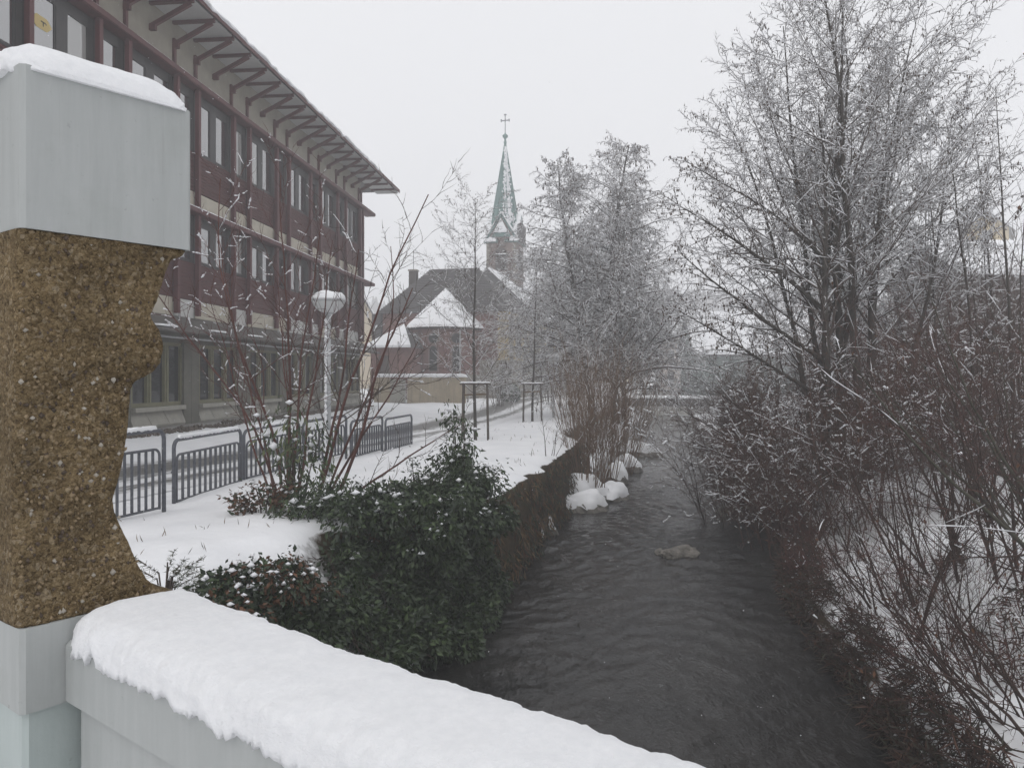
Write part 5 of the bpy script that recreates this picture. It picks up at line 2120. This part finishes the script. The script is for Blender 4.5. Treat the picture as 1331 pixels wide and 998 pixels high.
# hanging dead grass and moss on the wall beyond the ivy
root = empty('dead_grass_fringe', (0.5, 16, WZ), 0, 'withered brown grass and moss hanging on the bank wall beyond the ivy', 'dead grass')
r = random.Random(83)
P, N = [], []
for i in range(5200):
    d = r.uniform(12.0, 24.5)
    f = r.random()
    if nz3(d * 1.7, f * 2.5, 8) < -0.05:
        continue
    x = LE(d) - edge_inset(d) * (1 - f) + 0.02 + r.uniform(-0.05, 0.12)
    P.append((x - 0.5, d - 16, (0.0 - WZ) * (1 - f) - 0.03 + r.gauss(0, 0.05)))
    N.append((0.5, -0.4, -0.6))
o = link('blades', leaves('blades', P, 0.15, [M['dead_grass'], M['bark_green'], M['dead_leaf'], M['leaf_dark']], r, 0.9, 0.16, N), root)
o['kind'] = 'stuff'

# conifer sprig by the brown pillar
p = W(214, 745, 5.2)
root = empty('conifer_seedling', (p.x, 5.2, 0.05), 0, 'little conifer seedling in the snow beside the brown pillar', 'seedling')
r = random.Random(84)
tw, nd = [], []
for i in range(13):
    a = r.uniform(-0.3, 3.4)
    q = r.uniform(0.05, 0.16)
    b = (q * math.cos(a) * 0.5, q * math.sin(a) * 0.5, 0.42 + r.uniform(0, 0.22))
    L = r.uniform(0.16, 0.26)
    e = (b[0] + L * math.cos(a), b[1] + L * math.sin(a) * 0.6, b[2] + L * r.uniform(0.1, 0.6))
    m = tuple((b[k] + e[k]) / 2 for k in range(3))
    tw.append(([(0, 0, 0.3), b, e], [0.008, 0.006, 0.003]))
    for k in range(46):
        t = k / 46
        c = tuple(b[j] + (e[j] - b[j]) * t for j in range(3))
        v = Vector((r.gauss(0, 1), r.gauss(0, 1), r.gauss(0, 0.5))).normalized() * 0.035
        nd.append(([c, (c[0] + v.x + (e[0] - b[0]) * 0.08, c[1] + v.y, c[2] + v.z + 0.006)], [0.0022, 0.0010]))
tw.append(([(0, 0, -0.1), (0.0, 0, 0.35), (0.02, 0, 0.7)], [0.012, 0.009, 0.005]))
o = link('twigs', tubes('twigs', tw, M['twig'], 4), root); o['kind'] = 'stuff'
o = link('needles', tubes('needles', nd, M['needle'], 3), root); o['kind'] = 'stuff'
Q = [x[0][0] for x in nd if r.random() < 0.16]
o = link('snow_clumps', blobs('snow_clumps', Q, [r.uniform(0.008, 0.02) for _ in Q], M['snow'], r, 0.7), root); o['kind'] = 'stuff'

# --- willow shoots on the street bank
WIL = dict(levels=2, n=[8, 5], wob=[0.035, 0.09], trop=[0.01, 0.03], kids=[7, 0], t0=[0.25, 0], ang=[28, 0], angs=10, ratio=[0.38, 0], shape=[(1, 0.5), (1, 1)], rr=[0.55, 1], rmin=0.0052, tip=0.2, thick=False)
for i, (px, py, d, h, n, sp, lt) in enumerate((
        (762, 612, 21.5, 3.4, 40, 0.6, 'clump of tan willow shoots nearest the bank wall end'),
        (782, 612, 23.5, 3.7, 40, 0.7, 'dense tan willow clump behind the snowy boulder bar'),
        (802, 600, 27.0, 4.0, 38, 0.8, 'tan willow clump leaning towards the water'),
        (768, 572, 27.5, 4.2, 45, 0.7, 'tan willow clump standing on the snow behind the bank'),
        (812, 580, 33.0, 4.6, 50, 0.8, 'willow shoots in front of the tall alder trunks'),
        (748, 560, 31.0, 3.6, 30, 0.6, 'thin willow shoots nearest the small lamp'),
        (812, 565, 42.0, 1.6, 20, 0.9, 'low willow scrub just before the small bridge'))):
    p = W(px, py, d)
    r = random.Random(90 + i)
    st = shrub_stems(r, n, sp, h, 0.011, (0.03, -0.03), 0.38)
    plant('willow_shrub', (p.x, d, p.z), st, WIL, (M['twig_tan'], M['twig_tan'], M['twig_tan']), lt, 'shrub', 'tan willow shrubs on the street bank', 90 + i,
          dict(pb=0.05, pt=0.20, lift=0.006, rs=0.008))
# small bare sapling on the snow before them
p = W(716, 598, 19.5)
plant('bare_sapling', (p.x, 19.0, 0.05), [((-0.15, 0, 0), (-0.05, 0, 1), 1.15, 0.012), ((0.05, 0, 0), (0.15, 0.1, 1), 0.85, 0.010), ((0.1, 0, 0), (0.5, 0.1, 1), 0.75, 0.008), ((0.0, 0.1, 0), (0.3, -0.1, 1), 0.7, 0.008)],
      dict(WIL, thick=False, kids=[5, 0]), (M['twig'], M['twig'], M['twig']), 'tiny bare sapling alone on the snow above the bank wall', 'sapling', None, 99, None,
      foliage=dict(per=2, size=0.06, mat=[M['dead_leaf'], M['twig_tan']], narrow=0.3, droop=1.2, p=0.5))
p = W(478, 640, 10.6)
plant('bare_sapling', (p.x, 10.6, -0.05), [((0, 0, 0), (0.55, 0.0, 1), 0.9, 0.008), ((0, 0, 0), (0.25, 0.1, 1), 0.55, 0.006)],
      dict(WIL, thick=False, kids=[3, 0]), (M['twig'], M['twig'], M['twig']), 'single thin bare shoot bending over the snow left of the cherry laurel', 'sapling', None, 100)


# ------------------------------------------------------------------ stones in and beside the stream
def rock(base, sx, sy, sz, seed, label, snow=0.0, group=None, cat='rock'):
    root = empty('rock', base, rng.uniform(0, 3), label, cat, group)
    mb = MB()
    nu, nv = 22, 12
    V = []
    rr_ = lambda x, y, z: 1 + 0.30 * nz3(x * 1.3 + seed, y * 1.3, z * 1.3) + 0.14 * nz3(x * 3.5 + seed, y * 3.5, z * 3.5)
    for j in range(nv + 1):
        th = math.pi * j / nv
        for i in range(nu):
            ph = 2 * math.pi * i / nu
            x, y, z = math.sin(th) * math.cos(ph), math.sin(th) * math.sin(ph), math.cos(th)
            q = rr_(x, y, z)
            V.append((x * q * sx, y * q * sy, max(-0.5, z * q) * sz))
    fs = [(j * nu + i, (j + 1) * nu + i, (j + 1) * nu + (i + 1) % nu, j * nu + (i + 1) % nu) for j in range(nv) for i in range(nu)]
    mb.poly(V, fs)
    mb.build('stone', M['stone'], root, False)
    if snow:
        mb = MB()
        V = []
        for j in range(7):
            th = math.radians(68) * j / 6
            for i in range(nu):
                ph = 2 * math.pi * i / nu
                thx = th * (1 + 0.25 * nz3(math.cos(ph) * 1.6 + seed, math.sin(ph) * 1.6))
                x, y, z = math.sin(thx) * math.cos(ph), math.sin(thx) * math.sin(ph), math.cos(thx)
                q = rr_(x, y, z)
                th_ = snow * (1 - (j / 6) ** 3)
                V.append((x * q * sx * 1.02 + th_ * 0.3 * x, y * q * sy * 1.02 + th_ * 0.3 * y, z * q * sz + th_ - (0.02 if j == 6 else 0)))
        mb.poly(V, [(j * nu + i, (j + 1) * nu + i, (j + 1) * nu + (i + 1) % nu, j * nu + (i + 1) % nu) for j in range(6) for i in range(nu)])
        mb.build('snow', M['snow'], root, True)
    return root


def atw(px, py):
    d = dz(py, WZ)
    p = W(px, py, d)
    return p.x, d


x, d = atw(886, 722)
rock((x, d, WZ + 0.0), 0.40, 0.22, 0.20, 3.1, 'flat pale boulder breaking the water in midstream', 0.0)
x, d = atw(858, 718)
rock((x, d, WZ - 0.02), 0.16, 0.12, 0.09, 5.1, 'small wet stone just beside the midstream boulder')
x, d = atw(948, 668)
rock((x, d, WZ), 0.42, 0.3, 0.25, 8.4, 'dark mossy boulder under the brush at the far bank')
for i, (px, py, sx, sz_, sn, lt) in enumerate(((764, 664, 0.50, 0.40, 0.07, 'snow-capped stone at the heart of the low heap below the willow shoots'), (745, 664, 0.40, 0.30, 0.07, 'snow-capped stone on the wall side of the low heap'), (752, 655, 0.55, 0.62, 0.09, 'tallest snowy stone of the low heap'), (776, 660, 0.40, 0.26, 0.06, 'flat snowy stone trailing from the low heap'), (732, 664, 0.26, 0.20, 0.06, 'small snowy stone at the tail of the low heap'), (768, 650, 0.55, 0.5, 0.09, 'rearmost snowy stone of the low heap'),
                                               (784, 648, 0.55, 0.30, 0.10, 'low snowy stone on the water side of the heap'), (710, 694, 0.26, 0.32, 0.10, 'knobbly snow-capped stone standing at the wall foot'),
                                               (699, 704, 0.20, 0.22, 0.09, 'small snow-capped stone next to the knobbly one'), (681, 722, 0.16, 0.12, 0.05, 'tiny stone with a dab of snow nearest the ivy'),
                                               (806, 612, 0.6, 0.45, 0.12, 'snowy stone under the middle willow clump'), (822, 592, 0.8, 0.45, 0.13, 'snowy stone jutting into the stream below the alders'),
                                               (792, 628, 0.45, 0.5, 0.12, 'upright snowy stone between the willow clumps'))):
    x, d = atw(px, py)
    rock((x + (0.25 if px > 778 else -0.05), d + 0.1, WZ), sx * 1.2, sx * 0.85, sz_ * 1.1, 11 + i * 3.7, lt, sn, 'snow-capped stones along the street bank')

# --- shrubs on the far bank
BRU = dict(levels=3, n=[8, 6, 3], wob=[0.08, 0.13, 0.2], trop=[0.01, 0.01, -0.02], kids=[12, 9, 0], t0=[0.15, 0.1, 0], ang=[42, 44, 0], angs=14, ratio=[0.40, 0.40, 0],
           shape=[(1, 0.6), (1, 0.6), (1, 1)], rr=[0.55, 0.65, 1], rmin=0.0048, tip=0.2, thick=False)
# hedge of tall bare shrubs behind the snowfield
HED = ['beside the arching alder', 'just behind the arching alder', 'straight behind the big alder trunks', 'close behind the big alder', 'in front of the dark barn',
       'below the yellow house', 'under the barn roof edge', 'in front of the barn end', 'farthest along the hedge']
hx = [955, 1010, 1065, 1115, 1160, 1205, 1255, 1300, 1345]
for i, px in enumerate(hx):
    d = 18.6 + (i % 3) * 1.3
    x = (px - CX) / F * d
    r = random.Random(200 + i)
    plant('hedge_shrub', (x, d, right_z(x - RE(d), d) - 0.1), shrub_stems(r, 26, 0.7, 4.9 if i > 1 else 3.8, 0.018, (0, -0.03), 0.5), dict(BRU, kids=[14, 10, 0]), (M['bark'], M['twig_dark'], M['twig_hedge']),
          'bare brown hedge shrub tufted with snow %s' % HED[i], 'shrub', 'tall bare hedge behind the snowfield', 200 + i,
          dict(pb=0.04, pt=0.015, lift=0.006, rs=0.010), blob=dict(p=0.20, cl=5, s=0.030))
# taller bare shrubs crowding round the big alder, leafless below
FRT = dict(BRU, kids=[15, 9, 0], t0=[0.36, 0.1, 0], ang=[48, 44, 0])
for i, (px, d, h, lt) in enumerate(((1000, 15.8, 2.3, 'at the water side of the arching alder'), (1035, 14.6, 3.6, 'crowding the foot of the arching alder'), (1090, 14.2, 3.8, 'right in front of the big alder trunks'), (1145, 14.4, 3.9, 'beside the big alder on its barn side'),
                                    (1200, 13.8, 3.7, 'between the big alder and the timber barrier'), (1258, 14.3, 3.9, 'just before the timber barrier'), (1318, 13.6, 3.8, 'at the outer end of the timber barrier'))):
    x = (px - CX) / F * d
    r = random.Random(270 + i)
    plant('bare_shrub', (x, d, right_z(max(0.2, x - RE(d)), d) - 0.1), shrub_stems(r, 10, 0.55, h, 0.015, (-0.03, -0.02), 0.42), FRT, (M['bark'], M['twig_hedge'], M['twig_hedge']),
          'brown twiggy shrub with snow tufts %s' % lt, 'shrub', 'twiggy shrubs round the big alder', 270 + i, dict(pb=0.14, pt=0.04, lift=0.005, rs=0.008), blob=dict(p=0.16, cl=6, s=0.021),
          foliage=dict(per=1, size=0.04, mat=[M['dead_leaf']], narrow=0.5, droop=0.8, p=0.04))
# dark brush overhanging the stream
BRUSH = [(962, 50, 2.6, 'dark bare brush on the far bank closest to the small bridge'), (964, 40, 3.2, 'dark bare brush before the grey green shed'), (966, 31, 3.6, 'dark bare brush one clump nearer than the shed'),
         (975, 26, 3.4, 'dark bare brush hanging over the stream bend'), (985, 21, 3.0, 'brown brush above the mossy boulder'), (1010, 18, 2.0, 'brown brush leaning low over the water'),
         (1040, 15.5, 1.4, 'low brown brush at the big alder foot'), (1070, 13, 0.9, 'low dark brush where the snowfield meets the water')]
for i, (px, d, h, lt) in enumerate(BRUSH):
    x = max((px - CX) / F * d, RE(d) + 0.25)
    r = random.Random(230 + i)
    plant('bank_brush', (x, d, right_z(x - RE(d), d) - 0.05), shrub_stems(r, 28, 0.7, h, 0.017, (-0.22 if px > 960 else 0.02, -0.05), 0.75 if px > 960 else 0.5), dict(BRU, kids=[13, 10, 0]), (M['bark'], M['twig_dark'], M['twig_red'] if i > 3 else M['twig_dark']), lt, 'shrub',
          'dark brush overhanging the far water edge', 230 + i, dict(pb=0.04, pt=0.008, lift=0.006, rs=0.007), blob=dict(p=0.03, cl=4, s=0.020))
# long low snow-lined boughs reaching over the water
BOU = dict(levels=3, n=[10, 6, 3], wob=[0.05, 0.12, 0.2], trop=[0.012, 0.0, -0.02], kids=[10, 5, 0], t0=[0.35, 0.2, 0], ang=[35, 40, 0], angs=12, ratio=[0.30, 0.35, 0], shape=[(1, 0.5), (1, 0.6), (1, 1)],
           rr=[0.5, 0.6, 1], rmin=0.0042, tip=0.15)
p = W(1060, 600, 17.0)
plant('overhanging_bough', (p.x, 17.0, -0.4), [((0, 0, 0), (-1, -0.1, 0.62), 3.9, 0.03), ((0.2, 0.1, 0), (-1, 0.1, 0.95), 4.0, 0.03), ((0, -0.1, 0), (-1, -0.2, 0.28), 3.0, 0.022)], BOU, (M['twig_dark'], M['twig_dark'], M['twig_dark']),
      'low leaning shrub whose snow-lined boughs reach farthest over the water', 'shrub', None, 251, dict(pb=0.7, pt=0.35, lift=0.006, rs=0.008), trunk_name='bough')

# dead stalks and blades matted along the far water's edge
r = random.Random(260)
P, N = [], []
for i in range(24000):
    d = 5.5 + 20 * r.random() ** 1.3
    if r.random() < 0.6:
        sx = r.uniform(-0.25, 0.45)
        if nz3(d * 0.9, 31) < -0.25:
            continue
    else:
        sx = r.uniform(1.0, 1.9) + 0.5 * nz3(d * 0.8, 33)
        if nz3(d * 0.8, 35) < 0.0 or d > 10.5:
            continue
    x = RE(d) + sx
    P.append((x, d, max(WZ, right_z(max(0.05, sx), d)) + r.uniform(-0.02, 0.22)))
    N.append((-0.7, -0.2, 0.3))
tag(link('undergrowth', leaves('undergrowth', P, 0.17, [M['twig_dark'], M['twig_hedge'], M['twig_dark'], M['bark_green']], r, 0.2, 0.07, N)), kind='stuff')

# near thicket of long crossing stems
THK = dict(levels=3, n=[12, 7, 4], wob=[0.055, 0.10, 0.16], trop=[0.0, 0.012, 0.0], kids=[9, 7, 0], t0=[0.15, 0.15, 0], ang=[30, 36, 0], angs=12, ratio=[0.48, 0.42, 0], shape=[(1, 0.55), (1, 0.6), (1, 1)],
           rr=[0.5, 0.6, 1], rmin=0.0027, tip=0.15)
NEAR = [(1170, 10.5, 10, (-0.30, 0), 3.2, 0.020, 'crossing bare stems springing from the bank nearest the open water'), (1240, 10.0, 10, (-0.25, 0.1), 3.5, 0.023, 'thicket of leaning stems in the middle of the snowfield edge'),
        (1310, 9.6, 9, (-0.25, 0.05), 3.9, 0.026, 'thick leaning stems rising at the picture edge'), (1390, 9.0, 7, (-0.50, 0.0), 4.1, 0.030, 'stout stems bending in from beyond the picture edge'),
        (1250, 7.6, 12, (-0.60, -0.05), 2.6, 0.017, 'low dark brush sprawling over the lower snow patches'), (1330, 7.0, 12, (-0.70, 0.0), 2.8, 0.018, 'low tangled brush in the lower right corner'),
        (1170, 8.6, 10, (-0.85, -0.05), 1.7, 0.012, 'fine drooping brush hanging over the dark water'), (1110, 11.0, 9, (-0.65, -0.1), 1.5, 0.011, 'fine brush beside the first snowfield corner'),
        (1360, 12.0, 8, (-0.15, 0.1), 4.2, 0.026, 'upright stems standing behind the crossing thicket'), (1270, 13.0, 8, (0.10, 0.1), 3.8, 0.023, 'upright slender stems in the snowfield'),
        (1210, 9.2, 8, (0.35, 0.05), 2.8, 0.018, 'bare stems leaning away from the water across the others')]
for i, (px, d, n, lean, h, rad, lt) in enumerate(NEAR):
    x = (px - CX) / F * d
    r = random.Random(300 + i)
    st = shrub_stems(r, n, 0.55, h, rad, lean, 0.55)
    low = h < 4
    plant('thicket_shrub', (x, d, right_z(max(0.2, x - RE(d)), d) - 0.05), st, THK, (M['bark_green'] if not low else M['twig_dark'], M['twig_dark'], M['twig_red'] if i % 2 else M['twig_dark']), lt, 'shrub',
          'bare thicket on the far bank', 300 + i, dict(pb=0.035 if not low else 0.01, pt=0.012, lift=0.003, rs=0.007), blob=dict(p=0.030, cl=4, s=0.015) if not low else dict(p=0.010, cl=3, s=0.013),
          foliage=dict(per=1, size=0.04, mat=[M['dead_leaf']], narrow=0.5, droop=0.8, p=0.10), trunk_name='stem')

# slim saplings rising at the right beside the big alder
SAP = dict(levels=3, n=[12, 6, 3], wob=[0.025, 0.08, 0.16], trop=[0.02, 0.06, 0.02], kids=[20, 6, 0], t0=[0.25, 0.15, 0], ang=[38, 40, 0], angs=12, ratio=[0.24, 0.36, 0], shape=[(1.1, 0.4), (1, 0.6), (1, 1)],
           rr=[0.42, 0.6, 1], rmin=0.0042, tip=0.12)
for i, (px, d, h, lt) in enumerate(((1225, 16.5, 6.4, 'slender upright sapling between the big alder and the yellow house'), (1268, 15.0, 7.4, 'slender sapling with withered leaf tufts before the yellow house'),
                                    (1300, 17.5, 8.6, 'tall slim sapling crossing the yellow house gable'), (1325, 14.0, 8.0, 'tallest slim sapling at the picture edge'), (1196, 18.5, 7.0, 'slim sapling mingling with the big alder branches'))):
    x = (px - CX) / F * d
    plant('bare_sapling', (x, d, right_z(x - RE(d), d) - 0.1), [((0, 0, 0), (rng.uniform(-0.05, 0.05), 0, 1), h, 0.042), ((0.15, 0.1, 0), (rng.uniform(-0.12, 0.12), 0.05, 1), h * 0.8, 0.03)], SAP,
          (M['bark'], M['twig'], M['twig']), lt, 'sapling', 'slim saplings beside the big alder', 330 + i, dict(pb=0.5, pt=0.35, lift=0.005, rs=0.007),
          foliage=dict(per=5, size=0.11, mat=[M['dead_leaf'], M['twig_dark']], narrow=0.5, droop=0.8, p=0.02))
# misty bare trees farther up the valley
for i, (px, d, h, lt) in enumerate(((852, 96, 6, 'faint misty tree in front of the pink house'), (832, 90, 9, 'faint bare tree behind the taller alder'),
                                    (990, 80, 9, 'misty bare tree beside the grey green shed'), (1000, 62, 9, 'bare tree in the mist behind the hedge'), (1010, 44, 7.5, 'bare tree rising behind the dark brush'), (1060, 40, 8, 'bare tree seen through the big alder'),
                                    (1160, 46, 8.5, 'bare tree left of the barn'))):
    x = (px - CX) / F * d
    z = right_z(max(0.2, x - RE(d)), d) if x > RE(d) else 0.2
    plant('bare_tree', (x, d, z - 0.2), [((0, 0, 0), (0, 0, 1), h, 0.12)], dict(YNG, rmin=0.016, kids=[26, 8, 5, 0]), (M['bark'], M['twig'], M['twig']), lt, 'tree', 'bare trees up the misty valley', 350 + i,
          dict(pb=0.6, pt=0.5, lift=0.012, rs=0.014))

# hollow timber rail at the far edge of the snowfield
root = empty('timber_barrier', (9.6, 16.2, 0.05), math.radians(-6), 'mossy horizontal timber barrier across the snowfield behind the stems', 'barrier')
MB().box(0, 5.0, 0, 0.14, 0.20, 0.50).build('plank', M['bark_green'], root)
snow_loaf(0, 5.0, -0.01, 0.15, 0.5, 0.07, 3, 0.1, 8, 0.01, 0.02).build('snow', M['snow'], root, True)
pm = MB().box(-0.07, 0.07, 0.142, 0.26, -0.4, 0.48).mesh('post', M['stake'])
for i in range(4):
    link('post', pm, root, (0.3 + i * 1.45, 0, 0))

# a few dead stalks and grass tips poke through the snow of the street bank
r = random.Random(390)
P = []
for i in range(420):
    d = r.uniform(7.5, 34)
    x = LE(d) - edge_inset(d) - 0.25 - abs(r.gauss(0, 1.6))
    if x < RX(d) + 2.1 or nz3(x * 0.9, d * 0.9, 40) < 0.02:
        continue
    P.append((x, d, g_left(x, d) - 0.02))
o = link('grass_tips', leaves('grass_tips', P, 0.12, [M['dead_grass'], M['twig']], r, -0.9, 0.07), None)
tag(o, kind='stuff')

# loose snowflakes in the air
r = random.Random(400)
P, S = [], []
for i in range(900):
    d = 1.6 + 16 * r.random() ** 0.8
    P.append(((r.uniform(-0.72, 0.72)) * d, d, CZ + r.uniform(-0.5, 0.5) * d))
    S.append(r.uniform(0.0012, 0.0032) * (0.5 + d * 0.13))
tag(link('snowflakes', blobs('snowflakes', P, S, M['snow_twig'], r)), kind='stuff')

# ------------------------------------------------------------------ the misty air
HAZE = 0.0049
mb = MB()
mb.box(-205, 205, -30, 312, -4.2, 33.5)
hz = mb.mesh('haze', [])
hm = bpy.data.materials.new('mist')
hm.use_nodes = True
t = hm.node_tree
for n_ in list(t.nodes):
    t.nodes.remove(n_)
ho = t.nodes.new('ShaderNodeOutputMaterial')
pv = t.nodes.new('ShaderNodeVolumePrincipled')
pv.inputs['Color'].default_value = (0.90, 0.905, 0.92, 1)
pv.inputs['Density'].default_value = HAZE
t.links.new(pv.outputs[0], ho.inputs['Volume'])
hz.materials.append(hm)
tag(link('haze', hz), kind='stuff')
